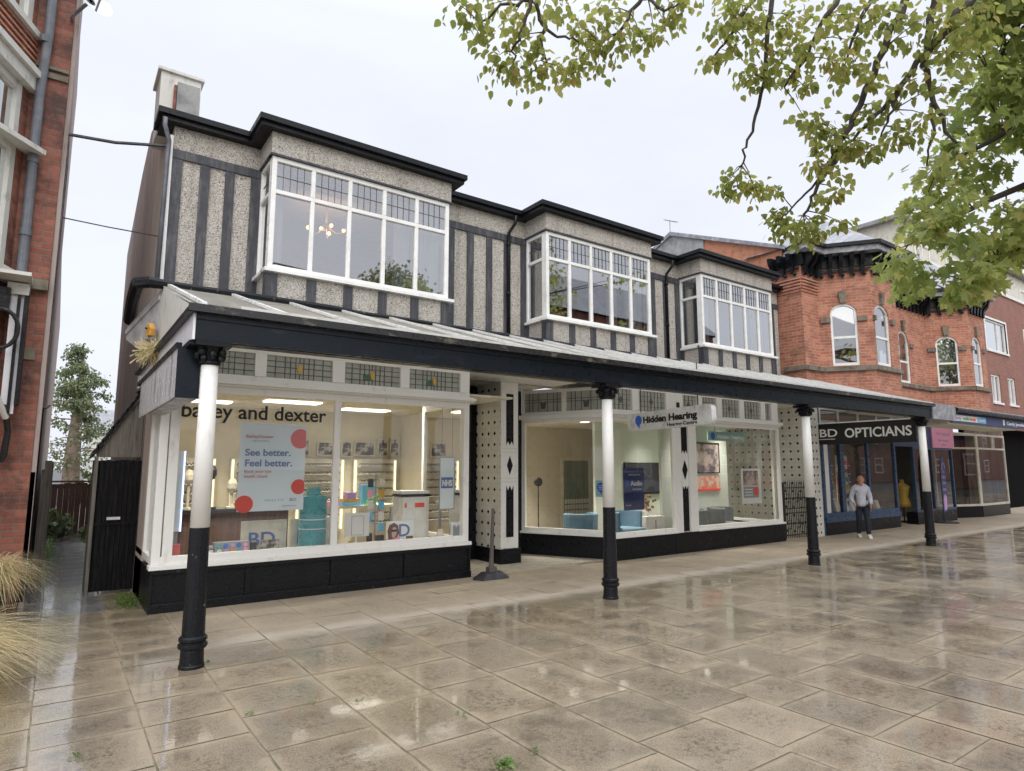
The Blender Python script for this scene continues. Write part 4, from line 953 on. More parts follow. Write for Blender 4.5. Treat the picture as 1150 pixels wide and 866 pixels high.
# open casement
OC = Pl((-.95, 8.35), (-.38, 9.05)); b = MB(); b.hexa([OC.pt(0, 5.30, 0), OC.pt(OC.L, 5.30, 0), OC.pt(OC.L, 5.32, -.25), OC.pt(0, 5.32, -.25), OC.pt(0, 5.36, 0), OC.pt(OC.L, 5.36, 0), OC.pt(OC.L, 5.38, -.25), OC.pt(0, 5.38, -.25)]); b.build('open_top_light', M['oldwhite'], bw)
b = MB(); b.pb(CP, 0, CL, .0, .01, 0, .01)
b = MB(); b.tube([(-.47, 9.12, 10.8), (-.47, 9.12, 6.9), (-.50, 9.12, 6.1), (-.50, 9.12, 3.72)], .05, 12)
for z in (8.2, 6.75, 5.2, 4.3): b.lathe((-.472 if z > 6.8 else -.5, 9.12, z), [(.062, 0), (.062, .08)], 12)
b.build('downpipe', M['pipegrey'], LB, smooth=False)
b = MB(); b.pb(LF, -.6, -.24, 3.68, 3.80, .001, .09); b.pb(LF, -.6, -.24, 6.35, 6.42, .001, .03); b.pb(LF, -.42, -.3, 2.85, 2.98, .001, .02); b.pb(LF, -.6, -.24, 6.46, 6.50, .001, .04); each(b, 'stone_band', M['stone'], LB)
# ground floor shopfront remains: post cluster, awning arm, iron scroll
b = MB(); b.box(-.60, -.40, 8.92, 9.18, 3.55, 3.68); b.box(-1.6, -.38, 8.6, 9.15, 3.70, 3.74); b.build('shopfront_cornice', M['oldwhite'], LB)
b = MB(); b.box(-.56, -.50, 8.98, 9.08, 2.3, 3.55); b.box(-.47, -.44, 9.0, 9.1, 2.2, 3.55); b.build('shopfront_post', M['wetwhite'], LB)
b = MB(); b.box(-.50, -.47, 8.95, 9.1, 2.2, 3.6); b.box(-.44, -.40, 8.95, 9.15, 2.3, 3.62); b.box(-1.6, -.56, 8.85, 8.95, 3.35, 3.6); b.build('dark_trim', M['black'], LB)
b = MB(); pts = [(-.62+.16*math.cos(t), 8.8, 3.12+.22*math.sin(t)) for t in [k*.35-1.6 for k in range(12)]]; b.tube(pts, .022, 8); b.build('iron_scroll', M['iron'], LB)
b = MB(); b.tube([(-.75, 8.6, 2.75), (-.50, 9.0, 2.15)], .035, 8); b.build('awning_arm', M['oldwhite'], LB)
b = MB(); b.tube([(-.50, 9.02, 2.18), (-.47, 9.05, 2.0), (-.49, 9.05, 1.72), (-.50, 9.03, 1.66)], [.03, .03, .035, .012], 8); b.build('awning_bracket', M['iron'], LB)
b = MB(); b.tube([(-.20, 9.35, 2.3), (-.20, 9.35, .2)], .03, 8); b.box(-.24, -.19, 9.22, 9.6, .1, 1.55); b.build('alley_downpipe', M['black'], LB)
b = MB(); b.tube([(-.235, 9.3, 2.3), (-.15, 9.3, 2.3), (-.12, 9.5, 2.35)], .012, 6); b.tube([(-.19, 9.25, 5.7), (-.17, 9.24, 5.3), (-.19, 9.24, 3.2)], .012, 6); b.tube([(-.52, 9.15, 7.4), (-.505, 9.13, 6.8), (-.52, 9.13, 6.2), (-.45, 9.14, 5.6)], .008, 6)
b.build('loose_cable', M['rubber'], LB)
SD = thing('satellite_dish', 'white satellite dish high on the corner of the weathered brick house', 'satellite dish', (-.2, 9.0, 7.4))
vs = []; n = 20; dm = Vector((.45, -.8, .4)).normalized(); dx = dm.cross(Vector((0, 0, 1))).normalized(); dy = dx.cross(dm); c0 = Vector((-.09, 8.75, 7.26)); b = MB()
rings = [0, .06, .12, .18, .235]; vs = []
for r_ in rings[1:]:
    for k in range(n): a = 2*math.pi*k/n; vs.append(c0+dx*math.cos(a)*r_*1.0+dy*math.sin(a)*r_*1.08+dm*(r_*r_*1.2))
b.poly(vs, [(i*n+k, i*n+(k+1) % n, (i+1)*n+(k+1) % n, (i+1)*n+k) for i in range(3) for k in range(n)]+[tuple(range(n))]); b.build('dish', M['signgrey'], SD, smooth=True)
b = MB(); b.tube([c0-dy*.22+dm*.05, c0+dm*.3], .012, 6); b.box(c0.x+dm.x*.3-.03, c0.x+dm.x*.3+.03, c0.y+dm.y*.3-.05, c0.y+dm.y*.3+.03, 7.35, 7.41); b.build('receiver_arm', M['pipegrey'], SD)
b = MB(); b.tube([c0-dm*.01, (-.26, 9.1, 7.2), (-.26, 9.2, 7.2)], .02, 6); b.build('bracket', M['pipegrey'], SD)
tag(MB().tube([(-.2, 9.25, 5.72), (.3, 9.1, 5.70), (.93, 8.95, 5.78)], .022, 6).build('overhead_cable', M['rubber']), 'thick black cable crossing the alley high up between the two buildings', 'cable')
tag(MB().tube([(-.2, 9.3, 4.66), (.3, 9.25, 4.63), (.93, 9.4, 4.68)], .008, 6).build('overhead_wire', M['rubber']), 'thin wire crossing the alley below the thick cable', 'wire')

# ================================================================== ALLEY
LT = thing('lean_to_passage', 'brown lean to with sloping black tiled edge beside the shop, over the black gate', 'lean-to', (.7, 10, 0))
LW = FX(9.95)
b = MB(); b.prism(LW, [(.42, 1.74), (.92, 1.74), (.92, 2.62), (.42, 1.80)], -.1, 0); b.box(.40, .45, 9.97, 10.4, 0, 1.7); b.build('wall', M['greywood'], LT)
b = MB(); rr = random.Random(9)
for k in range(11):
    t = k/11; u = .38+.54*t; z = 1.74+.92*t; b.prism(LW, [(u, z), (u+.055, z+.08), (u+.055, z+.14+rr.uniform(0, .03)), (u-.01, z+.06+rr.uniform(0, .02))], -.3, .06)
b.hexa([(.36, 9.9, 1.72), (.92, 9.9, 2.68), (.92, 10.4, 2.68), (.36, 10.4, 1.72), (.36, 9.9, 1.76), (.92, 9.9, 2.72), (.92, 10.4, 2.72), (.36, 10.4, 1.76)])
b.build('tile_edge', M['blackold'], LT)
GT = thing('boarded_gate', 'black vertical boarded gate with a pale letter slot in the alley', 'gate', (.7, 9.9, 0))
b = MB()
for k in range(9): a = .47+k*.0545; b.box(a, a+.051, 9.86, 9.90, .04, 1.70+rr.uniform(-.01, .01))
b.build('boards', M['blackwood'], GT); b = MB(); b.box(.44, .93, 9.90, 9.94, .03, 1.69); b.box(.45, .93, 9.845, 9.859, .86, .90); b.build('gate_frame', M['blackwood'], GT)
b = MB(); b.box(.58, .73, 9.83, 9.858, .93, .965); b.build('letter_slot', M['signgrey'], GT)
b = MB(); b.box(.40, .44, 9.84, 9.96, 0, 1.74); b.build('gate_post', M['greywood'], GT)
FN = thing('board_fence', 'brown vertical board fence closing the end of the alley', 'fence', (.5, 19, 0))
b = MB(); x = -.05
while x < 1.6: b.box(x, x+.115, 19, 19.03, 0, 1.22+rr.uniform(-.02, .02)); x += .12
b.build('boards', M['wood'], FN); b = MB(); b.box(-.1, 1.6, 19.03, 19.08, 1.1, 1.18); b.box(-.1, 1.6, 18.97, 19.05, 1.25, 1.29); b.build('rail', M['wood'], FN)
b = MB(); b.box(.78, .9, 17.2, 19, 0, 1.6); tag(b.build('garden_wall', M['grey']), 'low pale rendered wall at the right end of the alley', 'wall')
GF = thing('side_fence', 'weathered grey board fence along the left side of the alley', 'fence', (-.1, 12, 0))
b = MB(); y = 11.0
while y < 18.5: b.box(-.16, -.13, y, y+.14, 0, 1.55+rr.uniform(-.03, .03)); y += .15
b.build('boards', M['greywood'], GF); b = MB()
for y in (11, 13.5, 16, 18.4): b.box(-.13, -.05, y, y+.08, 0, 1.7)
each(b, 'fence_post', M['greywood'], GF)
b = MB(); b.box(1.5, 7, 44, 50, -1, 3.6); b.poly([(1.3, 43.8, 3.6), (7.2, 43.8, 3.6), (7.2, 50.2, 3.6), (1.3, 50.2, 3.6), (1.3, 47, 5.2), (7.2, 47, 5.2)], [(0, 1, 5, 4), (2, 3, 4, 5), (0, 4, 3), (1, 2, 5)], 1)
tag(b.build('pale_house', [M['oldwhite'], M['slate']]), 'pale rendered house far behind the conifer at the alley end', 'house')

# ================================================================== SIGNS UNDER THE CANOPY
HS = thing('hanging_sign', 'pale hearing centre sign with blue speech bubble hanging under the canopy', 'sign', (8.0, 6.9, 2.4))
HP = Pl((8.2, 7.95), (7.75, 5.82)); hl = HP.L
b = MB(); r_ = .09; pts = []
for cx_, cz_, a0 in ((hl-r_, 2.54-r_, 0), (r_*.4, 2.54-r_*.4, 90), (r_, 2.235+r_, 180), (hl-r_, 2.235+r_, 270)):
    rr_ = r_*.4 if a0 == 90 else r_
    for k in range(5): a = R(a0+k*22.5); pts.append((cx_+rr_*math.cos(a), cz_+rr_*math.sin(a)))
b.prism(HP, pts, -.09, 0); sp = b.build('panel', M['signgrey'], HS, bevel=.006)
text('Hidden Hearing', HP, .47, 2.355, .15, M['ktext'], sp, width=1.38, bold=.006)
text('Hearing Centre', HP, 1.12, 2.265, .075, M['ktext'], sp, width=.73, bold=.001)
b = MB(); pts = [(.34+.095*math.cos(a), 2.41+.085*math.sin(a)) for a in [R(k*18) for k in range(-4, 14)]]+[(.36, 2.275)]; b.prism(HP, pts, .001, .006); b.build('speech_bubble', M['royal'], sp)
b = MB()
for u in (.35, hl-.35): b.tube([tuple(HP.pt(u, 2.53, -.045)), tuple(HP.pt(u, 3.2, -.045))], .008, 6)
each(b, 'hanger', M['iron'], HS)

OS = thing('opticians_sign', 'black opticians sign board with white letters hung across the canopy near its end', 'sign', (14.9, 7.1, 2.4))
OP = Pl((14.9, 8.30), (14.9, 6.0)); b = MB(); b.pb(OP, 0, 2.3, 2.15, 2.64, -.05, 0); sp = b.build('board', M['ktext'], OS)
b = MB(); b.pb(OP, -.01, 2.31, 2.64, 2.665, -.06, .015); b.build('top_trim', M['white'], OS)
text('OPTICIANS', OP, .78, 2.30, .30, M['wtext'], sp, width=1.43, bold=.006)
text('BD', OP, .17, 2.33, .26, M['wtext'], sp, width=.42, bold=.003)
b = MB(); b.pb(OP, .12, .55, 2.265, 2.28, .001, .006); b.build('underline', M['wtext'], sp)

WS = thing('window_sign', 'small hearing centre sign hanging inside the window right of the dark diamond pier', 'sign', (11.7, 8.4, 2.3))
WP = FX(8.42); b = MB(); b.pb(WP, 11.05, 12.35, 2.17, 2.36, -.02, 0); sp = b.build('panel', flat('pale_aqua', (.30, .52, .50, 1), .4), WS)
b = MB(); pts = [(11.22+.07*math.cos(a), 2.275+.07*math.sin(a)) for a in [R(k*18) for k in range(-4, 14)]]+[(11.24, 2.18)]; b.prism(WP, pts, .001, .005); b.build('speech_bubble', M['royal'], sp)
text('Hidden Hearing', WP, 11.36, 2.22, .11, M['wtext'], sp, width=.92, bold=.004)
b = MB(); b.tube([(11.3, 8.43, 2.36), (11.3, 8.43, 2.6)], .004, 5); b.tube([(12.1, 8.43, 2.36), (12.1, 8.43, 2.6)], .004, 5); each(b, 'hanger', M['iron'], WS)

# ================================================================== ON AND ABOUT THE CANOPY AND PAVEMENT
AB = thing('alarm_box', 'orange yellow alarm box on the white end panel of the canopy', 'alarm box', (.8, 8.3, 3.2))
ap = Pl((.78, 8.42), (.86, 8.12)); 
b = MB(); b.prism(ap, [(0.08, 3.10), (.20, 3.105), (.22, 3.19), (.16, 3.26), (.08, 3.23)], .02, .08); b.build('housing', M['yellow'], AB, bevel=.01)
b = MB(); b.prism(ap, [(0.06, 3.05), (.22, 3.06), (.21, 3.078), (.05, 3.068)], .03, .09); b.build('base', M['pipegrey'], AB); b = MB(); b.lathe(tuple(ap.pt(.15, 3.18, .10)), [(.01, 0), (.012, .02)], 8); b.build('bolt', M['iron'], AB)
rr = random.Random(31); b = MB()
for k in range(420):
    c = Vector((.80+rr.gauss(0, .035), 8.2+rr.gauss(0, .12), 2.93)); d = Vector((rr.gauss(0, .5), rr.gauss(0, .5), rr.gauss(-.2, .6))).normalized()*rr.uniform(.08, .2); s = Vector((rr.gauss(0, 1), rr.gauss(0, 1), 0)).normalized()*.005
    b.ct = rr.random(); b.face([c-s, c+s, c+d+s*.2+Vector((0, 0, -.02)), c+d-s*.2])
tag(b.build('bird_nest', M['straw'], tint=True), 'straw bird nest on the side gutter of the canopy below the alarm box', 'nest')

FB = thing('flag_base', 'black folding flag base with an empty upright pole by the shop doorway', 'flag stand', (5.3, 7.95, 0))
b = MB()
b.poly([(5.05, 7.78, 0), (5.52, 7.78, 0), (5.62, 7.95, 0), (5.52, 8.10, 0), (5.08, 8.10, 0), (4.98, 7.95, 0), (5.16, 7.85, .09), (5.42, 7.85, .09), (5.46, 7.95, .10), (5.42, 8.03, .09), (5.18, 8.03, .09), (5.14, 7.95, .1)],
       [(i, (i+1) % 6, 6+(i+1) % 6, 6+i) for i in range(6)]+[tuple(range(6, 12)), (5, 4, 3, 2, 1, 0)]); b.build('base', M['rubber'], FB, bevel=.008)
b = MB(); b.tube([(5.3, 7.95, .09), (5.31, 7.95, .35), (5.325, 7.94, 1.0)], [.045, .03, .022], 8); b.box(5.24, 5.37, 7.9, 8.0, .09, .16); b.build('pole', mat('dull_brown_pole', (.12, .10, .10, 1), .5), FB)

IG = thing('iron_gate', 'black wrought iron gate with pointed bars before the white tiled passage', 'gate', (13.7, 8.15, 0))
b = MB(); y = 8.14
for x in (13.24, 14.36): b.box(x-.02, x+.02, y-.02, y+.02, 0, 1.28)
for z in (.10, .58, .68, 1.14): b.box(13.26, 14.34, y-.009, y+.009, z, z+.022)
k = 0; x = 13.31
while x < 14.33:
    b.tube([(x, y, .04), (x, y, 1.25), (x, y, 1.33)], [.009, .009, .002], 6)
    if k % 2: b.ball((x, y, .36), .028, 6); b.ball((x, y, .92), .028, 6)
    k += 1; x += .072
fr = b.build('bars', M['iron'], IG)
b = MB()
for x in (13.45, 13.8, 14.15):
    for z in (.34, .92):
        for s in (-1, 1): b.tube([(x+s*(.03+.035*math.sin(t)), y, z+.1*math.cos(t)) for t in [j*.4 for j in range(12)]], .006, 5)
b.build('scrollwork', M['iron'], IG)

FF = thing('feather_flag', 'navy and lilac feather flag on a flat base beneath the pink banner', 'feather flag', (21.3, 8.0, 0))
b = MB(); b.lathe((21.3, 7.95, 0), [(.30, 0), (.30, .03), (.05, .07)], 16); b.build('base', M['rubber'], FF)
b = MB(); b.tube([(21.12, 7.95, .05), (21.12, 7.95, 1.5), (21.18, 7.95, 1.85), (21.35, 7.95, 1.98)], .014, 6); b.build('pole', M['iron'], FF)
FP = FX(7.95); b = MB(); b.prism(FP, [(21.14, .3), (21.4, .34), (21.48, 1.4), (21.46, 1.75), (21.36, 1.94), (21.2, 1.85), (21.14, 1.5)], -.004, .004); fl = b.build('flag', M['navyp'], FF)
b = MB(); b.tube([(21.31+.09*math.cos(t), 7.94, 1.6+.13*math.sin(t)) for t in [j*.35 for j in range(15)]], .012, 5); b.prism(FP, [(21.2, .36), (21.38, .4), (21.42, .75), (21.3, .85), (21.18, .7)], .005, .008); b.build('print', M['lilac'], fl)
for k, z in enumerate((1.3, 1.12, .94)): text(['salon', 'hair', 'spa'][k], FP, 21.2, z, .13, M['lilac'], fl, d=.006, width=.22)
PB = thing('pink_banner', 'bright pink banner on the navy shop front', 'banner', (22, 8.2, 2.2)); b = MB(); b.pb(FX(8.15), 21.3, 22.85, 2.2, 2.88, -.03, 0); pp = b.build('cloth', M['pink'], PB)
text('THE SALON', FX(8.15), 21.6, 2.58, .13, M['lilac'], pp, width=.95); text('hair  beauty', FX(8.15), 21.7, 2.40, .10, M['lilac'], pp, width=.75)
text('open', FX(8.15), 21.9, 2.28, .08, M['lilac'], pp, width=.3)

# plants ------------------------------------------------------------
def grassplant(name, label, x, y, zt, R_, H_, n, seed, potm, potr, poth, bias=(0, 0)):
    t = thing(name, label, 'potted grass', (x, y, 0), 0, 'potted ornamental grasses at the house wall')
    MB().lathe((x, y, 0), [(potr*.75, 0), (potr, poth-.05), (potr*1.06, poth-.05), (potr*1.06, poth), (potr*.9, poth), (potr*.88, poth-.04)], 20).build('pot', M[potm], t, smooth=False)
    rr = random.Random(seed); b = MB()
    for k in range(n):
        a = rr.uniform(0, 2*math.pi); r1 = R_*rr.uniform(.35, 1.08); h1 = H_*rr.uniform(.55, 1.1); w_ = rr.uniform(.0035, .0075)
        dx_, dy_ = math.cos(a)*r1+bias[0]*rr.random(), math.sin(a)*r1+bias[1]*rr.random(); b.ct = rr.random()
        sx, sy = -math.sin(a)*w_, math.cos(a)*w_
        p0 = Vector((x+rr.gauss(0, potr*.3), y+rr.gauss(0, potr*.3), poth-.03)); P_ = []; dr = rr.uniform(1.4, 2.15)
        for j in range(6):
            s = j/5; z = h1*(1.9*s-dr*s*s); P_.append(p0+Vector((dx_*s**1.25, dy_*s**1.25, z)))
        for j in range(5):
            f0 = 1-j/5.4; f1 = 1-(j+1)/5.4
            b.face([P_[j]+Vector((sx, sy, 0))*f0, P_[j]-Vector((sx, sy, 0))*f0, P_[j+1]-Vector((sx, sy, 0))*f1, P_[j+1]+Vector((sx, sy, 0))*f1])
        if False:
            e = P_[4]; d = (P_[5]-P_[4])*1.3
            for q_ in range(5):
                o_ = Vector((rr.gauss(0, .012), rr.gauss(0, .012), rr.gauss(0, .01))); b.face([e+d*q_/5+o_, e+d*(q_+.5)/5+o_+Vector((sx, sy, .006)), e+d*(q_+1.3)/5+o_, e+d*(q_+.5)/5+o_-Vector((sx, sy, .006))])
    b.build('blades', M['straw'], t, tint=True); return t
grassplant('grass_pot', 'straw coloured ornamental grass in a dark pot by the brick corner', -.50, 8.5, .4,   .62, .60, 1500, 1, 'potgreen', .17, .36)
grassplant('grass_pot', 'nearer straw coloured ornamental grass sweeping low into the frame', -.80, 6.3, .3, 1.0, .50, 2300, 2, 'terra', .2, .22, bias=(.2, -.1))
grassplant('grass_pot', 'ornamental grass in a terracotta pot beside the dark pot', -.82, 8.2, .4, .50, .45, 900, 4, 'terra', .2, .40)
def weeds(name, label, c, rx, ry, h, n, seed, cat='weed'):
    rr = random.Random(seed); b = MB()
    for k in range(n):
        p = Vector((c[0]+rr.gauss(0, rx), c[1]+rr.gauss(0, ry), rr.uniform(0.005, h))); a = rr.uniform(0, 6.28); s = rr.uniform(.012, .03); d = Vector((math.cos(a), math.sin(a), rr.uniform(-.1, .9))).normalized()*s; q_ = Vector((-math.sin(a), math.cos(a), 0))*s*.4
        b.ct = rr.random(); b.face([p, p+d*.5+q_, p+d*1.2, p+d*.5-q_])
        if k % 6 == 0: b.face([Vector((p.x-.002, p.y, 0)), Vector((p.x+.002, p.y, 0)), p+Vector((.001, 0, 0)), p-Vector((.001, 0, 0))])
    return tag(b.build(name, M['leafW'], tint=True), label, cat)
weeds('weed_clump', 'low green weeds at the foot of the black gate beside the shop corner', (.80, 9.0), .07, .22, .09, 650, 11)
weeds('weed_clump', 'weeds growing along the left side of the alley', (-.02, 15), .06, 1.7, .22, 1100, 12)
weeds('weed_clump', 'weeds at the right side of the far alley end', (.72, 16.5), .05, .8, .22, 500, 13)
WEEDS = ((2.10, 3.0, 90), (1.14, 4.56, 9), (1.54, 4.51, 5), (1.81, 4.38, 5), (2.33, 3.06, 9), (2.27, 3.72, 5), (.21, 4.48, 9), (1.15, 5.95, 8))
for k, (x, y, n) in enumerate(WEEDS):
    weeds('grass_tuft', ['green grass tuft in the paving at the bottom edge of the picture', 'moss in the joint crossing nearest the front post', 'small weed in the second joint right of the front post', 'small weed in the third joint right of the front post', 'weed at the joint corner right of the bottom grass tuft', 'tiny weed in the joint behind the bottom grass tuft', 'tiny weed in the long joint at the bottom left', 'moss around the foot of the nearest post'][k], (x, y), .03 if k == 0 else .012, .05 if k == 0 else .02, .012, n, 20+k)

def leaf(b, p, d, n, s, kind, rr):
    d = d.normalized(); q_ = d.cross(n); q_ = q_.normalized() if q_.length > .01 else Vector((1, 0, 0)); n = q_.cross(d); c = rr.uniform(-.25, .35)*s
    if kind == 0: prof = [(.12, .30), (.42, .46), (.78, .28)]
    else: prof = [(.05, .30), (.30, .62), (.42, .32), (.70, .50), (.74, .20)]
    L_ = [p+d*s*a+q_*s*w_+n*c*w_*1.4-n*s*.25*a*a for a, w_ in prof]; R__ = [p+d*s*a-q_*s*w_+n*c*w_*1.4-n*s*.25*a*a for a, w_ in prof]
    tip = p+d*s*1.08-n*s*.3
    b.face([p]+L_+[tip]); b.face([p, tip]+R__[::-1])
def clump(b, c, r, n, s, kind, rr, sq=.8):
    base = rr.random()*.6
    for k in range(n):
        o = Vector((rr.gauss(0, 1), rr.gauss(0, 1), rr.gauss(0, 1)*sq))*r*.55
        d = (o.normalized() if o.length > 0 else Vector((0, 0, 1)))*.7+Vector((rr.gauss(0, .5), rr.gauss(0, .5), -.75)); nn = Vector((rr.gauss(0, .6), rr.gauss(0, .6), 1))
        b.ct = min(1, max(0, base+rr.gauss(.15, .16))) if rr.random() > .05 else .97
        leaf(b, c+o, d, nn, s*rr.uniform(.65, 1.2), kind, rr)
def nearest(pts, c): return min(pts, key=lambda p: (p-c).length)
def densify(path, n=6):
    out = []
    for i in range(len(path)-1):
        for k in range(n): out.append(path[i].lerp(path[i+1], k/n))
    return out+[path[-1]]
rr = random.Random(77)
LTREE = thing('lime_tree', 'lime tree overhanging from above with thin dark twigs and small olive green leaves', 'tree', (11.6, -.8, 0))
MB().tube([(11.6, -.8, -.1), (11.55, -.8, 1), (11.5, -.7, 3), (11.35, -.6, 5.2), (11.5, -.5, 7.2), (11.6, -.4, 9.5)], [.24, .19, .16, .13, .09, .03], 12).build('trunk', M['bark'], LTREE, smooth=True)
hub = Vector((11.4, -.6, 5.6))
B_ = {
 'a': [(1042, -60, 7.2), (1015, 0, 6.9), (985, 70, 6.7), (960, 130, 6.5), (935, 180, 6.4), (915, 215, 6.3), (903, 243, 6.25)],
 'a2': [(960, 130, 6.5), (938, 170, 6.5), (915, 205, 6.4), (895, 228, 6.4), (873, 250, 6.35)],
 'b': [(1130, -40, 7.3), (1085, 5, 7.0), (1040, 60, 6.8), (1010, 100, 6.7), (985, 130, 6.6), (950, 165, 6.5)],
 'b2': [(1010, 100, 6.7), (1000, 130, 6.6), (985, 155, 6.6)],
 'c': [(1055, -40, 7.4), (1046, 20, 7.1), (1040, 70, 7.0), (1044, 110, 6.9), (1060, 140, 6.9), (1073, 162, 6.9)],
 'c2': [(1046, 115, 6.9), (1048, 150, 6.8), (1040, 185, 6.8)],
 'd': [(885, -50, 6.6), (862, 15, 6.3), (860, 75, 6.2), (850, 130, 6.2), (838, 165, 6.2), (833, 188, 6.2)],
 'e': [(690, -60, 6.4), (640, -30, 6.1), (597, 0, 5.9), (612, 30, 5.9), (626, 42, 5.9), (650, 46, 5.9)],
 'e2': [(612, 30, 5.9), (608, 55, 5.9), (618, 78, 5.9)], 'e3': [(597, 0, 5.9), (583, 38, 5.8), (574, 60, 5.8), (580, 80, 5.8)], 'e4': [(597, 0, 5.9), (560, 8, 5.8), (538, 30, 5.8)],
 'f': [(770, -60, 6.4), (722, -5, 6.1), (700, 30, 6.0), (672, 52, 6.0)], 'f2': [(722, -5, 6.1), (745, 12, 6.0), (762, 5, 6.0)],
 'g': [(870, -50, 6.6), (845, 0, 6.3), (822, 35, 6.2), (804, 62, 6.2)], 'h': [(960, -40, 6.8), (928, 18, 6.5), (905, 65, 6.4), (880, 98, 6.3)], 'i': [(1000, -40, 7), (965, 20, 6.7), (950, 70, 6.6)]}
allp = []; br = MB()
for k, P_ in B_.items():
    path = [at(*p) for p in P_]; dp = densify(path, 4)
    dp = [p+Vector((rr.gauss(0, .012), rr.gauss(0, .012), rr.gauss(0, .012))) for p in dp]; allp += dp
    r0 = .034 if k in 'abc' else .02 if k in 'defghi' else .013
    br.tube(dp, [r0*(1-.8*i/len(dp))+.003 for i in range(len(dp))], 7)
    if len(k) == 1:
        top = path[0]; mid = top.lerp(hub, .5)+Vector((0, 0, .5)); br.tube([top, mid, hub], [r0, r0*1.8, r0*2.4], 8); allp += [top.lerp(mid, .3), top.lerp(mid, .6), mid]
C_ = [(515,5,15),(530,20,12),(540,38,9),(550,5,16),(575,25,14),(560,62,14),(572,78,16),(590,88,14),(600,50,10),(600,70,12),(615,85,14),(635,80,12),(645,70,9),(575,45,10),(610,10,15),(630,8,12),(655,45,10),(670,25,16),(680,50,14),(672,70,10),(695,35,14),(685,10,14),(705,50,12),(720,40,10),(735,38,10),(745,22,12),(757,10,12),(765,0,8),(650,30,8),
(820,5,16),(840,10,16),(812,30,12),(808,60,9),(800,68,6),(825,20,14),(835,45,12),(850,30,14),(838,85,10),(850,92,9),(860,75,13),(875,60,14),(885,80,12),(895,90,10),(905,98,7),(870,30,14),(890,20,14),(900,50,12),(920,30,16),(940,15,16),(925,60,14),(940,70,12),(955,45,14),(965,20,16),(985,30,14),(1000,15,14),(945,85,10),(960,75,10),(980,90,8),
(905,135,9),(915,145,9),(930,140,11),(935,155,9),(945,165,11),(925,165,8),(950,170,9),(960,160,8),(975,175,7),(985,165,8),(1000,150,10),(1015,150,10),(1030,150,8),(970,130,10),(990,120,10),(1005,105,10),(925,190,7),(935,195,8),(915,185,7),
(823,195,7),(815,210,9),(830,212,10),(845,205,8),(850,215,8),(868,212,7),(872,240,8),(880,255,10),(895,258,9),(905,262,10),(918,262,7),(925,225,7),(940,215,7),(875,250,8),(945,250,7),(915,250,7),
(1020,40,14),(1040,20,16),(1060,15,16),(1060,50,14),(1075,35,16),(1030,90,10),(1045,130,8),(1060,95,12),(1090,20,16),(1085,60,14),(1110,10,16)]
lf = MB(); tw = MB()
for px, py, r_ in C_:
    base = nearest(allp, at(px, py, 6.3)); dist = (base-Vector((0, 0, CH))).length+rr.uniform(-.15, .15)
    c = at(px, py, dist); rad = r_*dist/CF
    if (c-base).length > .04: tw.tube([base, base.lerp(c, .5)+Vector((0, 0, .02)), c], [.006, .004, .002], 5)
    clump(lf, c, rad*1.3, int(11+r_*2.0), .062, 0, rr)
for k in range(55):      # the rest of the crown, above and behind the camera
    a = rr.uniform(0, 6.28); q_ = rr.random()**.5*3.3; c = Vector((12.6+q_*math.cos(a)*.5, -1.2+q_*math.sin(a)*.7, rr.uniform(6.4, 9.8)))
    d = c-Vector((0, 0, CH)); z = d.dot(FW); ppx = 575+CF*d.dot(RT)/z if z > .1 else 9999; ppy = 433-CF*d.dot(UP)/z if z > .1 else -999
    if ppy > -40 and -50 < ppx < 1200: continue
    tw.tube([hub+Vector((0, 0, rr.uniform(0, 2))), c], [.02, .004], 5); clump(lf, c, .42, 34, .1, 0, rr)
br.build('branches', M['bark'], LTREE, smooth=True); tw.build('foliage_twigs', M['bark'], LTREE); lf.build('leaves', M['leafA'], LTREE, tint=True)

MT = thing('maple_tree', 'maple tree with dense bright green lobed leaves filling the right edge', 'tree', (12.2, 1.3, 0))
MB().tube([(12.2, 1.3, -.1), (12.2, 1.3, 1), (12.1, 1.4, 3), (12.0, 1.6, 5), (11.9, 1.8, 8.5)], [.22, .17, .15, .11, .03], 12).build('trunk', M['bark'], MT, smooth=True)
poly = [(1160,-30),(1080,-30),(1075,60),(1098,110),(1085,140),(1050,165),(1040,190),(1022,200),(1040,228),(1018,250),(1003,272),(1000,290),(1010,315),(1030,338),(1050,330),(1066,366),(1085,345),(1110,325),(1130,300),(1160,290),(1330,330),(1330,-30)]
def inside(x, y):
    c = False
    for i in range(len(poly)):
        x1, y1 = poly[i]; x2, y2 = poly[i-1]
        if (y1 > y) != (y2 > y) and x < (x2-x1)*(y-y1)/(y2-y1)+x1: c = not c
    return c
lf = MB(); tw = MB(); br = MB(); paths = []
for P_ in ([(1340, 60, 9), (1250, 150, 8.6), (1170, 200, 8.2), (1110, 225, 7.9), (1060, 250, 7.7), (1020, 275, 7.6)], [(1340, 200, 9), (1240, 240, 8.6), (1160, 270, 8.3), (1100, 300, 8.0), (1072, 350, 7.8)],
           [(1330, 20, 9), (1230, 80, 8.6), (1160, 130, 8.3), (1110, 160, 8.1), (1060, 185, 7.9)], [(1300, -60, 9), (1200, -10, 8.8), (1140, 40, 8.6), (1110, 80, 8.5)]):
    path = densify([at(*p) for p in P_], 3); br.tube(path, [.045*(1-.85*i/len(path))+.004 for i in range(len(path))], 7); paths += path
    br.tube([path[0], (path[0]+Vector((12.05, 1.5, 4.5)))/2, Vector((12.08, 1.45, 3.6))], [.045, .06, .08], 8)
n = 0
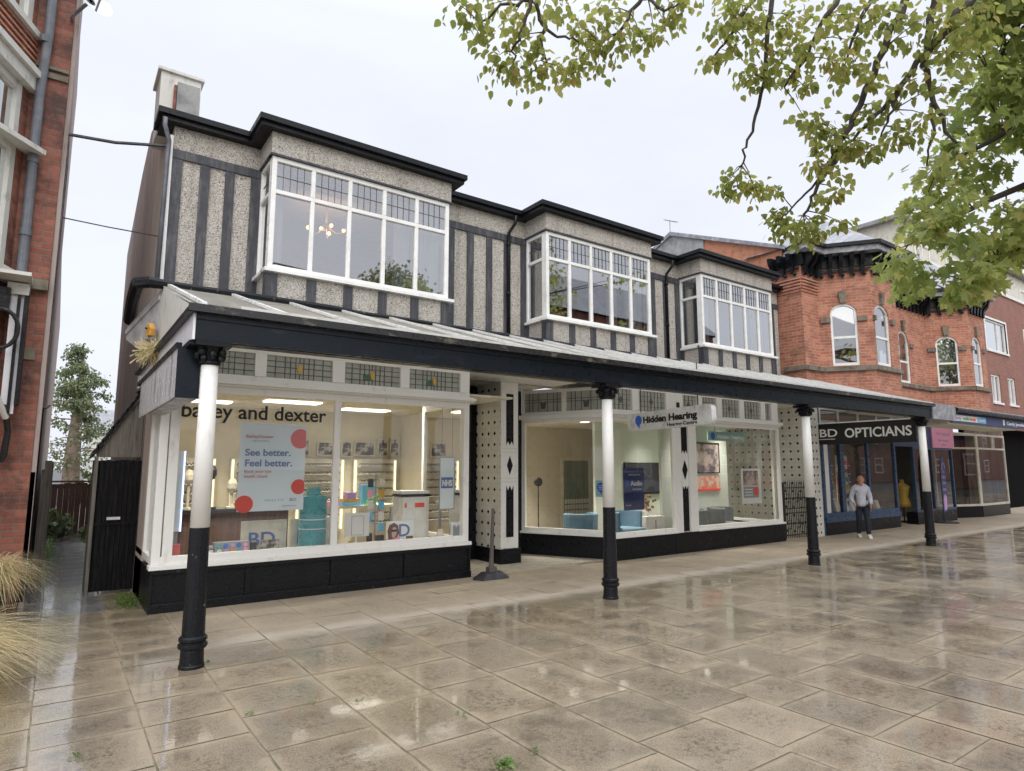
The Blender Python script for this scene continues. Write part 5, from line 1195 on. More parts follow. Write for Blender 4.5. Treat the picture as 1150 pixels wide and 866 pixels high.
while n < 215:
    px, py = rr.uniform(998, 1330), rr.uniform(-30, 372)
    if not inside(px, py): continue
    if 1030 < px and 168 < py < 196 and rr.random() < .7: continue
    n += 1; c0 = nearest(paths, at(px, py, 8)); dist = (c0-Vector((0, 0, CH))).length+rr.uniform(-.5, .7); c = at(px, py, dist)
    tw.tube([c0, c0.lerp(c, .5)+Vector((0, 0, .05)), c], [.008, .006, .003], 5)
    clump(lf, c, rr.uniform(.14, .28), 32, .10, 1, rr, .6)
for k in range(45):
    a = rr.uniform(0, 6.28); q_ = .8+rr.random()**.5*2.4; c = Vector((13.2+q_*math.cos(a), .9+q_*math.sin(a), rr.uniform(3.6, 8.8)))
    d = c-Vector((0, 0, CH)); z = d.dot(FW); ppx = 575+CF*d.dot(RT)/z if z > .1 else 9999; ppy = 433-CF*d.dot(UP)/z if z > .1 else -999
    if z > .1 and ppx < 1200 and ppy > -60: continue
    tw.tube([Vector((12.05, 1.5, min(c.z, 7))), c], [.02, .005], 5); clump(lf, c, .4, 30, .14, 1, rr)
br.build('branches', M['bark'], MT, smooth=True); tw.build('twigs', M['bark'], MT); lf.build('leaves', M['leafB'], MT, tint=True)

# conifer at the alley end
CT = thing('conifer', 'tall ragged conifer with a pale bare lower trunk behind the alley fence', 'tree', (.5, 30, 0)); rr = random.Random(5)
MB().tube([(.5, 30, -.5), (.48, 30, 2), (.52, 30, 4), (.55, 30, 6.2)], [.34, .27, .16, .04], 10).build('trunk', M['barkP'], CT, smooth=True)
b = MB(); lf = MB()
for k in range(70):
    z = rr.uniform(1.6, 6.3); a = rr.uniform(0, 6.28); L_ = (1.35 if z < 4.2 else 1.35*(7.0-z)/2.8)*rr.uniform(.5, 1.05)
    e = Vector((.55+L_*math.cos(a), 30+L_*math.sin(a), z-.15+rr.uniform(-.1, .3))); s_ = Vector((.5, 30, z)); b.tube([s_, s_.lerp(e, .5)+Vector((0, 0, .08)), e], [.03, .02, .006], 5)
    dens = 1 if z > 3.2 else .25
    for j in range(int(9*dens)):
        c = s_.lerp(e, rr.uniform(.35, 1.05)); clump(lf, c, .24, 13, .10, 0, rr)
b.build('branches', M['barkP'], CT); lf.build('foliage', M['leafC'], CT, tint=True)
def bush(label, c, r, n, seed, m='leafC', s=.12):
    t = thing('shrub', label, 'shrub', (c[0], c[1], 0)); rr = random.Random(seed); lf = MB(); b = MB()
    for k in range(n):
        o = Vector((rr.gauss(0, .45), rr.gauss(0, .45), abs(rr.gauss(0, .5))))*r; p = Vector(c)+o; b.tube([Vector((c[0], c[1], 0)), p], [.02, .005], 4); clump(lf, p, r*.25, 20, s, 0, rr)
    lf.build('foliage', M[m], t, tint=True); b.build('stems', M['bark'], t)
bush('dark rounded shrub right of the conifer trunk behind the fence', (1.1, 22, .8), .8, 40, 3); bush('small shrub at the left end of the alley fence', (-.0, 17.8, .2), .45, 24, 4)

# ================================================================== ACROSS THE STREET (seen in the glass and the wet paving)
def street_tree(label, x, y, h, r, seed):
    t = thing('street_tree', label, 'tree', (x, y, 0), 0, 'trees across the street'); rr = random.Random(seed)
    MB().tube([(x, y, -.1), (x, y, h*.4), (x+.2, y, h*.8)], [.22, .17, .05], 10).build('trunk', M['bark'], t)
    b = MB(); lf = MB()
    for k in range(90):
        a = rr.uniform(0, 6.28); e = rr.uniform(-.6, 1.4); q_ = r*rr.random()**.4; c = Vector((x+q_*math.cos(a)*math.cos(e), y+q_*math.sin(a)*math.cos(e), h*.66+q_*math.sin(e)*.95)); b.tube([Vector((x, y, h*.4)), c], [.025, .006], 4); clump(lf, c, .65, 85, .16, 0, rr)
    b.build('branches', M['bark'], t); lf.build('leaves', M['leafC'], t, tint=True)
street_tree('street tree behind the viewer mirrored in the first bay window', 11.8, -9.5, 11.6, 2.9, 1)
street_tree('street tree behind the viewer mirrored in the left shop window', -1.5, -9, 6.4, 2.4, 2)
street_tree('street tree behind the viewer mirrored in the middle bay window', 23, -9, 8.2, 3.0, 3)
street_tree('street tree behind the viewer mirrored in the far shop windows', 31, -8, 7.5, 2.9, 4)
street_tree('street tree mirrored in the cream framed shop window', 41, -7, 6.5, 2.8, 5); street_tree('street tree mirrored in the blue framed shop window', 36, -12, 8.5, 3.2, 6); street_tree('street tree mirrored at the far end of the shop row', 52, -9, 8, 3.2, 7)
t = thing('brick_row', 'long brick building at the far end of the street, mirrored in the far shop windows', 'building', (70, -22, 0)); b = MB(); b.box(42, 120, -26, -18, 0, 7); b.build('wall', M['brickB'], t); b = MB(); b.poly([(41.7, -17.7, 7), (120, -17.7, 7), (120, -26.3, 7), (41.7, -26.3, 7), (41.7, -22, 10.5), (120, -22, 10.5)], [(1, 0, 4, 5), (3, 2, 5, 4), (0, 3, 4), (2, 1, 5)]); b.build('roof', M['slate'], t)
q_ = Pl((110, -18), (42, -18)); b = MB()
for k in range(16):
    for z in (1.0, 4.2): frame(b, q_, 2+k*4, 3.6+k*4, z, z+1.7, [], [z+.9], .12, .1, .0, .05)
each(b, 'window_bar', M['upvc'], t) if False else b.build('window', M['upvc'], t)
OB = thing('terrace_across_street', 'red brick terrace across the street, mirrored in the middle bay window', 'building', (28, -14, 0))
b = MB(); b.box(22, 40, -20, -13, 0, 11.5); b.build('wall', M['brickD'], OB); b = MB(); b.poly([(21.7, -12.7, 11.5), (40.3, -12.7, 11.5), (40.3, -20.3, 11.5), (21.7, -20.3, 11.5), (21.7, -16.5, 15), (40.3, -16.5, 15)], [(1, 0, 4, 5), (3, 2, 5, 4), (0, 3, 4), (2, 1, 5)]); b.build('roof', M['slate'], OB)
OP2 = Pl((40, -13), (22, -13)); b = MB()
for k in range(7):
    for z in (1.0, 4.4, 8.0): frame(b, OP2, .8+k*2.3, 2.1+k*2.3, z, z+1.8, [], [z+.9], .1, .08, .0, .05)
b.build('window', M['upvc'], OB)
OB = thing('cream_house_across_street', 'cream rendered low house across the street, mirrored in the shop glass', 'building', (-6, -22, 0))
b = MB(); b.box(-16, 7, -28, -22, 0, 3.6); b.build('wall', M['cream'], OB); b = MB(); b.poly([(-16.3, -21.7, 3.6), (7.3, -21.7, 3.6), (7.3, -28.3, 3.6), (-16.3, -28.3, 3.6), (-16.3, -25, 5.6), (7.3, -25, 5.6)], [(1, 0, 4, 5), (3, 2, 5, 4), (0, 3, 4), (2, 1, 5)]); b.build('roof', M['slate'], OB)
for lx, lab, cm in ((2.5, 'dark car parked across the street, mirrored in the left shop window', 'blackold'), (24, 'silver car parked across the street, mirrored in the far windows', 'signgrey')):
    t = thing('parked_car', lab, 'car', (lx, -7.5, 0)); q_ = Pl((lx+2.1, -6.7), (lx-2.1, -6.7))
    b = MB(); b.prism(q_, [(0, .35), (4.2, .35), (4.2, .8), (3.5, .95), (2.9, 1.42), (1.2, 1.42), (.5, .95), (0, .85)], -1.6, 0); b.build('body', M[cm], t, bevel=.06)
    b = MB(); b.prism(q_, [(.75, .98), (3.3, .98), (2.82, 1.36), (1.3, 1.36)], -1.62, .02); b.build('window', M['screen'], t)
    for u in (.8, 3.3):
        for d in (.02, -1.62): c = q_.pt(u, .33, d); c2 = q_.pt(u, .33, d-.2 if d > -1 else d+.2); MB().tube([c, c2], .33, 18).build('wheel', M['rubber'], t)

# ================================================================== THINGS IN THE LEFT SHOP
def flatbox(name, label, cat, x0, x1, y, z0, z1, m, th=.006, group=None, parent=None):
    b = MB(); b.box(x0, x1, y, y+th, z0, z1); o = b.build(name, M[m], parent)
    return tag(o, label, cat, group) if parent is None else o
def disc(pl, u, z, r, m, parent, d=.004, clipu=None):
    b = MB(); pts = [(u+r*math.cos(R(k*15)), z+r*math.sin(R(k*15))) for k in range(24)]
    if clipu: pts = [(min(max(a, clipu[0]), clipu[1]), c) for a, c in pts]
    b.prism(pl, pts, d-.002, d); return b.build('red_disc', M[m], parent)
PO = thing('window_poster', 'large pale blue poster with three red discs and blue words in the left window', 'poster', (2.2, 8.25, 1.05))
PP = FX(8.255); b = MB(); b.pb(PP, 1.81, 2.61, 1.07, 2.15, -.006, 0); sh = b.build('sheet', M['paper'], PO)
disc(PP, 2.54, 1.97, .125, 'red', sh, clipu=(1.8, 2.61)); disc(PP, 2.54, 1.36, .095, 'red', sh, clipu=(1.8, 2.61)); disc(PP, 1.89, 1.16, .105, 'red', sh, clipu=(1.78, 2.7))
text('See better.', PP, 1.87, 1.75, .115, M['btext'], sh, width=.55, bold=.003); text('Feel better.', PP, 1.87, 1.62, .115, M['btext'], sh, width=.57, bold=.003)
text('BaileyDexter', PP, 1.87, 1.97, .05, M['rtext'], sh, width=.33, bold=.001); text('opticians', PP, 1.95, 1.925, .03, M['gtext'], sh, width=.2)
text('Book your eye', PP, 1.87, 1.54, .05, M['rtext'], sh, width=.32); text('health check', PP, 1.87, 1.48, .05, M['rtext'], sh, width=.28)
text('H E A L T H', PP, 2.13, 1.19, .03, M['gtext'], sh, width=.22); text('BD', PP, 2.43, 1.185, .05, M['gtext'], sh, width=.08); text('opticians.co', PP, 2.34, 1.12, .025, M['gtext'], sh, width=.18)
TD = thing('teal_canister', 'tall ribbed teal display canister with a short neck in the left window', 'display', (2.83, 8.52, .5))
b = MB(); prof = []
for k in range(34): prof += [(.168, .0+k*.0215), (.176, .006+k*.0215), (.176, .016+k*.0215)]
prof += [(.165, .735), (.12, .745), (.09, .75), (.09, .83), (.085, .84)]; b.lathe((2.83, 8.52, .5), prof, 28); b.build('body', M['teal'], TD)
b = MB(); b.lathe((2.83, 8.52, .80), [(.178, 0), (.178, .012)], 28); b.lathe((2.83, 8.52, .92), [(.178, 0), (.178, .012)], 28); each(b, 'band', M['wpaper'], TD)
for k, (x0, x1) in enumerate(((1.98, 2.55), (2.60, 3.25), (3.98, 4.42))):
    t = thing('lettered_panel', ['cream display panel with BD letters behind the open book', 'cream display panel with BD letters behind the teal canister', 'small panel with BD letters left of the white plinth'][k], 'display panel', (x0, 8.72, .5)); b = MB(); b.box(x0, x1, 8.72, 8.74, .5, .92 if k < 2 else .82); p_ = b.build('panel', M['cream'] if k < 2 else M['paper'], t); text('BD', FX(8.72), x0+.08 if k < 2 else x0+.03, .60, .25, M['btext'], p_, width=.33, bold=.004)
BK = thing('spectacle_tray', 'slanted tray of colourful round lens cases at the left of the window', 'tray', (1.8, 8.45, .5))
b = MB(); b.hexa([(1.62, 8.36, .50), (2.02, 8.36, .50), (2.02, 8.56, .50), (1.62, 8.56, .50), (1.62, 8.44, .70), (2.02, 8.44, .70), (2.02, 8.56, .70), (1.62, 8.56, .70)]); tr = b.build('tray', M['gtext'], BK)
rr = random.Random(8)
for i in range(5):
    for j in range(3):
        x, t = 1.67+i*.075, .2+j*.3; y, z = 8.36+.08*t-.003, .5+.2*t; MB().tube([(x, y, z), (x, y-.014, z+.005)], .027, 12).build('lens_case', M[rr.choice(['royal', 'cyan', 'orange', 'lilac', 'red', 'wpaper', 'teal', 'pink'])], tr)
for k in range(4): b = MB(); b.hexa([(1.50, 8.38, .5+k*.045), (1.60, 8.38, .51+k*.045), (1.60, 8.5, .51+k*.045), (1.50, 8.5, .5+k*.045), (1.50, 8.38, .53+k*.045), (1.60, 8.38, .535+k*.045), (1.60, 8.5, .535+k*.045), (1.50, 8.5, .53+k*.045)]); tag(b.build('leaflet_box', M['gtext'] if k % 2 else M['wpaper']), ['bottom', 'second', 'third', 'topmost'][k]+' leaflet box of the small stack left of the lens tray', 'box')
t = thing('open_book', 'upright book with a grey woodland cover in the left window', 'book', (2.2, 8.42, .5)); b = MB(); b.box(2.16, 2.38, 8.42, 8.45, .5, .70); k_ = b.build('cover', M['photo'], t); b = MB(); b.box(2.16, 2.38, 8.414, 8.419, .51, .53); b.build('spine_title', M['red'], k_)
tag(MB().box(2.04, 2.10, 8.40, 8.52, .5, .68).build('dark_book', M['screen']), 'narrow dark book standing next to the woodland book', 'book')
tag(MB().box(2.46, 2.66, 8.40, 8.5, .5, .56).build('blue_box', M['royal']), 'small blue box at the foot of the teal canister', 'box'); tag(MB().box(2.39, 2.44, 8.40, 8.46, .5, .58).build('red_box', M['rtext']), 'little red box between the book and the blue box', 'box')
t = thing('display_easel', 'white square display frame right of the window mullion', 'frame', (3.3, 8.5, .64)); b = MB(); b.box(3.27, 3.62, 8.5, 8.52, .66, .98); k_ = b.build('board', M['wpaper'], t); b = MB(); frame(b, FX(8.5), 3.36, 3.54, .68, .94, [], [], .006, .01, .001, .004); b.build('inner_line', M['gtext'], k_); b = MB(); b.box(3.43, 3.45, 8.5, 8.52, .5, .66); b.build('stand', M['upvc'], t)
t = thing('portrait_card', 'portrait card of a woman in sunglasses and pink top', 'picture', (3.95, 8.4, .5)); PC = FX(8.4); b = MB(); b.pb(PC, 3.86, 4.02, .50, .52, -.02, 0); k_ = b.build('stand', M['wpaper'], t)
b = MB(); b.prism(PC, [(3.84, .52), (4.06, .52), (4.04, .62), (4.0, .66), (3.9, .66), (3.85, .6)], -.004, 0); b.build('top', M['pink'], t)
b = MB(); b.prism(PC, [(3.87, .60), (3.85, .72), (3.88, .80), (3.95, .83), (4.01, .79), (4.03, .68), (3.99, .62)], .001, .004); b.build('hair', M['brown'], t); b = MB(); b.prism(PC, [(3.92, .63), (3.91, .72), (3.94, .77), (3.98, .76), (3.99, .68), (3.96, .62)], .005, .008); b.build('face', M['skin2'], t); b = MB(); b.pb(PC, 3.905, 3.99, .705, .735, .009, .012); b.build('sunglasses', M['ktext'], t)
t = thing('display_plinth', 'white plinth with a black band and red labels in the left shop', 'plinth', (4.5, 8.9, 0)); b = MB(); b.box(4.30, 4.74, 8.85, 9.2, .0, 1.16); b.build('body', M['upvc'], t, bevel=.005); b = MB(); b.box(4.29, 4.75, 8.84, 9.21, 1.163, 1.20); b.build('band', M['black'], t); b = MB(); b.box(4.30, 4.74, 8.85, 9.2, 1.203, 1.25); b.build('top', M['upvc'], t)
b = MB(); b.pb(FX(8.85), 4.50, 4.66, 1.0, 1.07, .001, .004); b.pb(FX(8.85), 4.33, 4.36, 1.0, 1.07, .001, .004); each(b, 'label', M['red'], t)
t = thing('notice_case', 'tall narrow white notice with blue letters hanging near the right end of the window', 'notice', (4.7, 8.3, 1)); NP = FX(8.3); b = MB(); b.pb(NP, 4.62, 4.86, 1.0, 1.75, -.01, 0); k_ = b.build('board', M['paper'], t); b = MB(); frame(b, NP, 4.61, 4.87, .99, 1.76, [], [], .012, .01, .001, .008); b.build('frame', M['gtext'], t); b = MB(); b.pb(NP, 4.64, 4.84, 1.30, 1.46, .001, .004); b.build('logo_block', M['btext'], k_); text('NHS', NP, 4.655, 1.335, .12, M['wtext'], k_, d=.006, width=.17, bold=.006); b = MB(); b.tube([(4.65, 8.305, 1.76), (4.65, 8.305, 2.5)], .003, 4); b.tube([(4.83, 8.305, 1.76), (4.83, 8.305, 2.5)], .003, 4); b.build('hanging_line', M['iron'], t)
t = thing('corner_notice', 'small notice with a dark figure in the lower right window corner', 'notice', (4.9, 8.26, .6)); b = MB(); b.box(4.80, 4.965, 8.26, 8.265, .56, .80); b.build('sheet', M['wpaper'], t); b = MB(); b.prism(FX(8.26), [(4.83, .58), (4.94, .58), (4.94, .75), (4.91, .77), (4.885, .72), (4.86, .77), (4.83, .75)], .001, .003); b.build('print', M['gtext'], t)
t = thing('price_card', 'brown lettered card lying in front of the white frame', 'card', (3.4, 8.4, .5)); b = MB(); b.box(3.38, 3.56, 8.38, 8.40, .50, .55); b.build('card', M['brown'], t)
# table with boxes
t = thing('display_table', 'glass edged display table carrying pastel boxes', 'table', (3.9, 9.6, 0)); b = MB(); b.box(3.2, 4.5, 9.5, 10.1, .98, 1.02); b.build('top', M['cream'], t)
for x in (3.24, 4.42):
    for y in (9.54, 10.02): MB().box(x, x+.04, y, y+.04, .02, .98).build('leg', M['gtext'], t)
for k, (x, w_, z, h, m_, lb) in enumerate(((3.35, .22, 1.02, .07, 'pink', 'pink box on the display table'), (3.62, .3, 1.02, .05, 'cyan', 'light blue box under the yellow one'), (3.64, .26, 1.07, .05, 'gold', 'yellow box stacked on a light blue one'), (3.70, .14, 1.12, .1, 'lilac', 'lilac box topping the pastel stack'), (3.98, .26, 1.02, .16, 'greenp', 'green folder leaning on the display table'), (3.98, .2, 1.26, .07, 'cyan', 'blue box above the green folder'))):
    b = MB(); 
    if k == 4: b.prism(FX(9.6), [(x, z), (x+.2, z), (x+w_, z+h), (x+.08, z+h*.6)], -.02, .02)
    elif k == 5: b.box(x, x+w_, 9.64, 9.8, 1.02, z+h)
    else: b.box(x, x+w_, 9.55, 9.75, z, z+h)
    tag(b.build('pastel_box', M[m_]), lb, 'box')
rr = random.Random(44)
t = thing('card_carousel', 'tall wire carousel of small cards between the display table and the plinth', 'carousel', (4.2, 9.35, 0)); b = MB(); b.tube([(4.12, 9.45, .02), (4.12, 9.45, 1.5)], .015, 8); b.build('pole', M['gtext'], t)
for j in range(6):
    for i in range(4):
        a = i*math.pi/2+.4; x, y = 4.12+.12*math.cos(a), 9.45+.12*math.sin(a); b = MB(); b.box(x-.045, x+.045, y-.004, y+.004, .45+j*.17, .58+j*.17); b.build('card', M[rr.choice(['wpaper', 'cyan', 'pink', 'cream', 'ktext', 'gold'])], t)
for k, (x, z, w_, h, m_) in enumerate(((3.68, .5, .12, .17, 'ktext'), (3.30, .5, .05, .12, 'gold'), (4.16, .5, .09, .13, 'brown'), (4.46, .5, .16, .09, 'wpaper'), (4.66, .5, .08, .2, 'cream'), (1.36, .5, .1, .25, 'btext'), (2.70, .5, .10, .06, 'wpaper'))):
    tag(MB().box(x, x+w_, 8.40, 8.44, z, z+h).build('counter_card', M[m_]), ['black card between the display frame and the portrait', 'small amber box right of the window mullion', 'brown card right of the portrait card', 'low white card in front of the plinth', 'cream card right of the low white card', 'blue card beside the red leaflet holder', 'white card at the foot of the teal canister'][k], 'card')
# racks of spectacles with lit strips
gm = MB(); 
for s in (-1, 1): gm.tube([(s*.028+.022*math.cos(t), 0, .016*math.sin(t)) for t in [k*math.pi/5 for k in range(11)]], .0045, 4, cap=False)
gm.tube([(-.01, 0, .004), (.01, 0, .004)], .004, 4); gm.tube([(-.05, 0, .005), (-.052, .08, 0)], .003, 4); gm.tube([(.05, 0, .005), (.052, .08, 0)], .003, 4)
gl0 = gm.build('spectacles', M['ktext']); proto_used = False
for k, (x0, lab) in enumerate(((1.4, 'leftmost wall rack of spectacles'), (2.6, 'wall rack of spectacles behind the big poster'), (3.8, 'wall rack of spectacles under the first framed photographs'), (4.95, 'rightmost wall rack of spectacles on the back wall'))):
    t = thing('spectacle_rack', lab, 'display rack', (x0, 12.5, 0), 0, 'spectacle racks on the back wall'); b = MB(); b.box(x0, x0+.95, 12.5, 12.58, .35, 1.78); b.build('back_panel', M['cream'], t)
    b = MB(); b.box(x0+.02, x0+.05, 12.47, 12.5, .4, 1.75); b.box(x0+.9, x0+.93, 12.47, 12.5, .4, 1.75); each(b, 'light_strip', M['strip'], t)
    for j in range(8):
        z = .5+j*.165; b = MB(); b.box(x0+.08, x0+.87, 12.40, 12.5, z-.025, z-.015); b.build('shelf', M['wpaper'], t)
        for i in range(6):
            o = gl0 if not proto_used else gl0.copy()
            if proto_used: COL.objects.link(o)
            proto_used = True; o.parent = t; o.location = (.16+i*.125, -.07, z); o.scale = (1.15, 1.2, 2.0)
for k, (a, c, z0, z1, m_) in enumerate(((3.75, 4.05, 1.84, 2.16, 'photo'), (4.2, 4.55, 1.84, 2.12, 'photo'), (4.69, 4.92, 1.82, 2.14, 'photo'), (4.97, 5.42, 1.84, 2.14, 'photo'), (5.48, 5.72, 1.84, 2.2, 'photo'), (5.76, 5.98, 1.84, 2.22, 'photo'), (2.9, 3.3, 1.84, 2.16, 'photo'))):
    t = thing('framed_photograph', ['framed photograph second from the left above the racks', 'framed photograph left of the window mullion above the racks', 'narrow framed photograph just right of the window mullion', 'widest framed photograph above the racks', 'tall framed photograph second from the right above the racks', 'rightmost framed photograph above the racks', 'leftmost framed photograph above the racks'][k], 'picture', (a, 12.57, z0), 0, 'framed photographs above the racks')
    b = MB(); frame(b, FX(12.56), a, c, z0, z1, [], [], .02, .02, -.02, .02); b.build('frame', M['cream'], t); b = MB(); b.box(a+.02, c-.02, 12.562, 12.575, z0+.02, z1-.02); b.build('print', M[m_], t)
t = thing('led_display', 'pale upright display with a glowing blue edge at the left end of the window', 'display', (1.2, 8.7, .9)); b = MB(); b.box(1.13, 1.25, 8.55, 8.9, .85, 1.80); b.build('panel', M['paper'], t); b = MB(); b.box(1.252, 1.262, 8.54, 8.56, .85, 1.80); b.build('lit_edge', M['led'], t); b = MB(); b.box(1.15, 1.24, 8.6, 8.85, .5, .85); b.build('foot', M['gtext'], t)
tag(MB().box(1.12, 1.24, 8.36, 8.44, .5, .72).build('leaflet_holder', M['rtext']), 'clear leaflet holder with red leaflet in the left window corner', 'holder')
t = thing('glasses_counter', 'dark counter with display stands deep in the left shop', 'counter', (2, 10.5, 0)); b = MB(); b.box(1.5, 3.0, 10.2, 10.8, .02, .95); b.build('base', M['wood'], t); b = MB(); b.box(1.45, 3.05, 10.15, 10.85, .95, 1.0); b.build('top', M['screen'], t)
rr = random.Random(14)
for k in range(5):
    x = 1.6+k*.3; b = MB(); b.tube([(x, 10.4, 1.0), (x, 10.4, 1.0+rr.uniform(.3, .6))], .02, 8); b.ball((x, 10.4, 1.25+rr.uniform(0, .3)), .1, 10, sc=(.8, .8, 1.2)); b.lathe((x, 10.4, 1.0), [(.09, 0), (.09, .02)], 12)
    tag(b.build('mannequin_bust', M['ktext'] if k % 2 else M['cream']), ['leftmost dark', 'leftmost cream', 'middle dark', 'right cream', 'rightmost dark'][k]+' head stand on the counter', 'display head', 'head stands on the counter')
# ================================================================== THINGS IN THE HEARING CENTRE
def chair(x, y, rz, m, label, group):
    t = thing('tub_chair', label, 'chair', (x, y, .02), 0, group); b = MB()
    b.box(x-.28, x+.28, y-.26, y+.26, .22, .44); b.build('seat', M[m], t, bevel=.04)
    b = MB(); pts = []
    for k in range(13): a = R(-20+220*k/12)+rz; pts.append((a,))
    vs = []; 
    for (a,) in pts:
        for r_, z in ((.33, .2), (.35, .74), (.29, .76), (.27, .3)): vs.append((x+r_*math.cos(a), y+r_*math.sin(a), z))
    fs = []
    for k in range(12):
        for j in range(4): fs.append((k*4+j, k*4+(j+1) % 4, (k+1)*4+(j+1) % 4, (k+1)*4+j))
    fs += [(0, 3, 2, 1), (48, 49, 50, 51)]; b.poly(vs, fs); b.build('backrest', M[m], t, smooth=False, bevel=.02)
    for sx in (-.2, .2):
        for sy in (-.18, .18): MB().tube([(x+sx, y+sy, .22), (x+sx*1.15, y+sy*1.15, .02)], .015, 6).build('leg', M['iron'], t)
chair(8.15, 9.2, R(180), 'chairb', 'blue tub chair half hidden by the second post', 'tub chairs in the hearing centre')
chair(9.25, 9.05, R(0), 'chairb', 'blue tub chair under the television', 'tub chairs in the hearing centre')
chair(11.9, 8.72, R(20), 'chairg', 'grey tub chair in the window right of the diamond pier', 'tub chairs in the hearing centre')
chair(10.75, 8.7, R(160), 'chairg', 'darker grey tub chair by the left edge of that window', 'tub chairs in the hearing centre')
t = thing('television', 'wall television on the pale wall behind the navy poster', 'television', (11, 10.25, 1.1)); b = MB(); b.box(10.45, 11.75, 10.24, 10.29, 1.0, 1.72); b.build('bezel', M['iron'], t); b = MB(); b.box(10.48, 11.72, 10.232, 10.239, 1.03, 1.69); b.build('screen', M['screen'], t)
t = thing('navy_poster', 'navy blue poster with white words in the window beside the second post', 'poster', (8.6, 8.2, .84)); PP = FX(8.2); b = MB(); b.pb(PP, 8.32, 8.85, .84, 1.60, -.006, 0); sh = b.build('sheet', M['navyp'], t)
text('Book your free', PP, 8.45, 1.46, .05, M['wtext'], sh, width=.3); text('Audio', PP, 8.5, 1.28, .12, M['wtext'], sh, width=.3, bold=.003); text('hearing test', PP, 8.55, 1.20, .05, M['wtext'], sh, width=.22); text('Ask inside', PP, 8.36, .92, .035, M['wtext'], sh, width=.14)
b = MB(); b.prism(PP, [(8.42+.045*math.cos(R(k*24)), 1.32+.05*math.sin(R(k*24))) for k in range(15)], .001, .003); b.build('speech_bubble', M['royal'], sh)
t = thing('round_sticker', 'aqua notice with a blue speech bubble in the slanted window', 'sticker', (7.8, 8.5, 1.1)); b = MB(); b.pb(SP, 1.45, 1.66, 1.09, 1.38, -.055, -.05); sh = b.build('sheet', flat('aqua_paper', (.35, .62, .62, 1), .5), t); b = MB(); b.prism(SP, [(1.555+.075*math.cos(R(k*18)), 1.26+.085*math.sin(R(k*18))) for k in range(-4, 14)]+[(1.57, 1.13)], -.049, -.046); b.build('speech_bubble', M['royal'], sh)
for k in range(3): 
    b = MB(); b.pb(SP, 1.51, 1.60, 1.22+k*.03, 1.228+k*.03, -.0455, -.044); b.build('text_line', M['wtext'], sh)
t = thing('inner_door', 'grey green panelled glass door on the cream back wall of the hearing centre', 'door', (9.9, 12.25, 0)); b = MB(); frame(b, FX(12.28), 10.28, 11.25, .02, 1.85, [], [], .07, .05, -.02, .02); b.build('frame', M['cream'], t); b = MB(); b.box(10.35, 11.18, 12.27, 12.29, .09, 1.78); k_ = b.build('leaf', mat('green_door', (.20, .23, .17, 1), .4), t); b = MB()
for i in range(9):
    for j in range(5): b.box(10.38+i*.09, 10.445+i*.09, 12.255, 12.268, .15+j*.14, .26+j*.14)
b.build('square_panes', M['cream'], k_)
t = thing('wall_mirror', 'tall grey mirror on the left of the cream room', 'mirror', (7.5, 12.25, 1)); b = MB(); b.box(8.95-1.55, 8.95-1.25, 12.26, 12.29, 1.0, 2.2); b.build('mirror', flat('mirror_grey', (.3, .34, .34, 1), .2), t)
t = thing('disc_stand', 'small round black disc on a thin stand in the cream room', 'stand', (8.15, 10.5, 1.3)); b = MB(); b.tube([(8.16, 10.46, 1.31), (8.16, 10.52, 1.31)], .09, 18); b.build('rim', M['iron'], t); b = MB(); b.tube([(8.16, 10.49, .02), (8.16, 10.49, 1.22)], .012, 6); b.build('stand', M['iron'], t)
t = thing('flower_vase', 'vase of red and white flowers on a white cabinet', 'vase', (9.95, 9.2, .6)); b = MB(); b.lathe((9.97, 9.2, .62), [(.05, 0), (.07, .08), (.045, .16)], 12); b.build('vase', M['wpaper'], t); b = MB(); rr = random.Random(6)
for k in range(34): b.ball((9.97+rr.gauss(0, .09), 9.2+rr.gauss(0, .07), .87+rr.gauss(0, .08)), .03, 6)
b.build('flowers', M['flower'], t)
t = thing('white_cabinet', 'low white cabinet below the flowers', 'cabinet', (10, 9.2, 0)); b = MB(); b.box(9.75, 10.3, 9.0, 9.4, .02, .62); b.build('body', M['upvc'], t, bevel=.005); b = MB(); b.box(10.02, 10.03, 8.985, 8.999, .1, .55); b.build('door_gap', M['gtext'], t)
t = thing('picture_panel', 'large landscape picture in the window right of the diamond pier', 'picture', (11, 9.08, 1.4)); b = MB(); b.box(11.35, 12.26, 9.07, 9.095, 1.50, 2.14); b.build('print', M['photoB'], t); b = MB(); frame(b, FX(9.07), 11.33, 12.28, 1.48, 2.16, [], [], .02, .02, .001, .012); b.build('frame', M['ktext'], t)
t = thing('picture_panel', 'pale picture left of the landscape picture in that window', 'picture', (11, 9.08, 1.4)); b = MB(); b.box(10.95, 11.30, 9.07, 9.095, 1.50, 2.14); b.build('print', M['photoB'], t)
t = thing('red_patterned_strip', 'long red and cream patterned strip under the landscape picture', 'picture', (11, 9.08, 1.1)); b = MB(); b.box(11.0, 12.28, 9.07, 9.095, 1.12, 1.42); b.build('print', M['photoR'], t); b = MB(); b.box(11.0, 12.28, 9.06, 9.069, 1.10, 1.14); b.build('edge', M['red'], t)
t = thing('notice_board', 'small poster with a red disc hanging in the right end of the window', 'poster', (12.2, 8.25, .8)); PP = FX(8.25); b = MB(); b.pb(PP, 11.90, 12.60, .84, 1.58, -.006, 0); sh = b.build('sheet', M['wpaper'], t); b = MB(); b.pb(PP, 11.96, 12.50, 1.22, 1.54, .001, .003); b.build('photo', M['photoB'], sh); b = MB(); b.pb(PP, 11.96, 12.50, .96, 1.20, .001, .003); b.build('dark_block', M['gtext'], sh); disc(PP, 12.4, 1.10, .09, 'red', sh, d=.006)
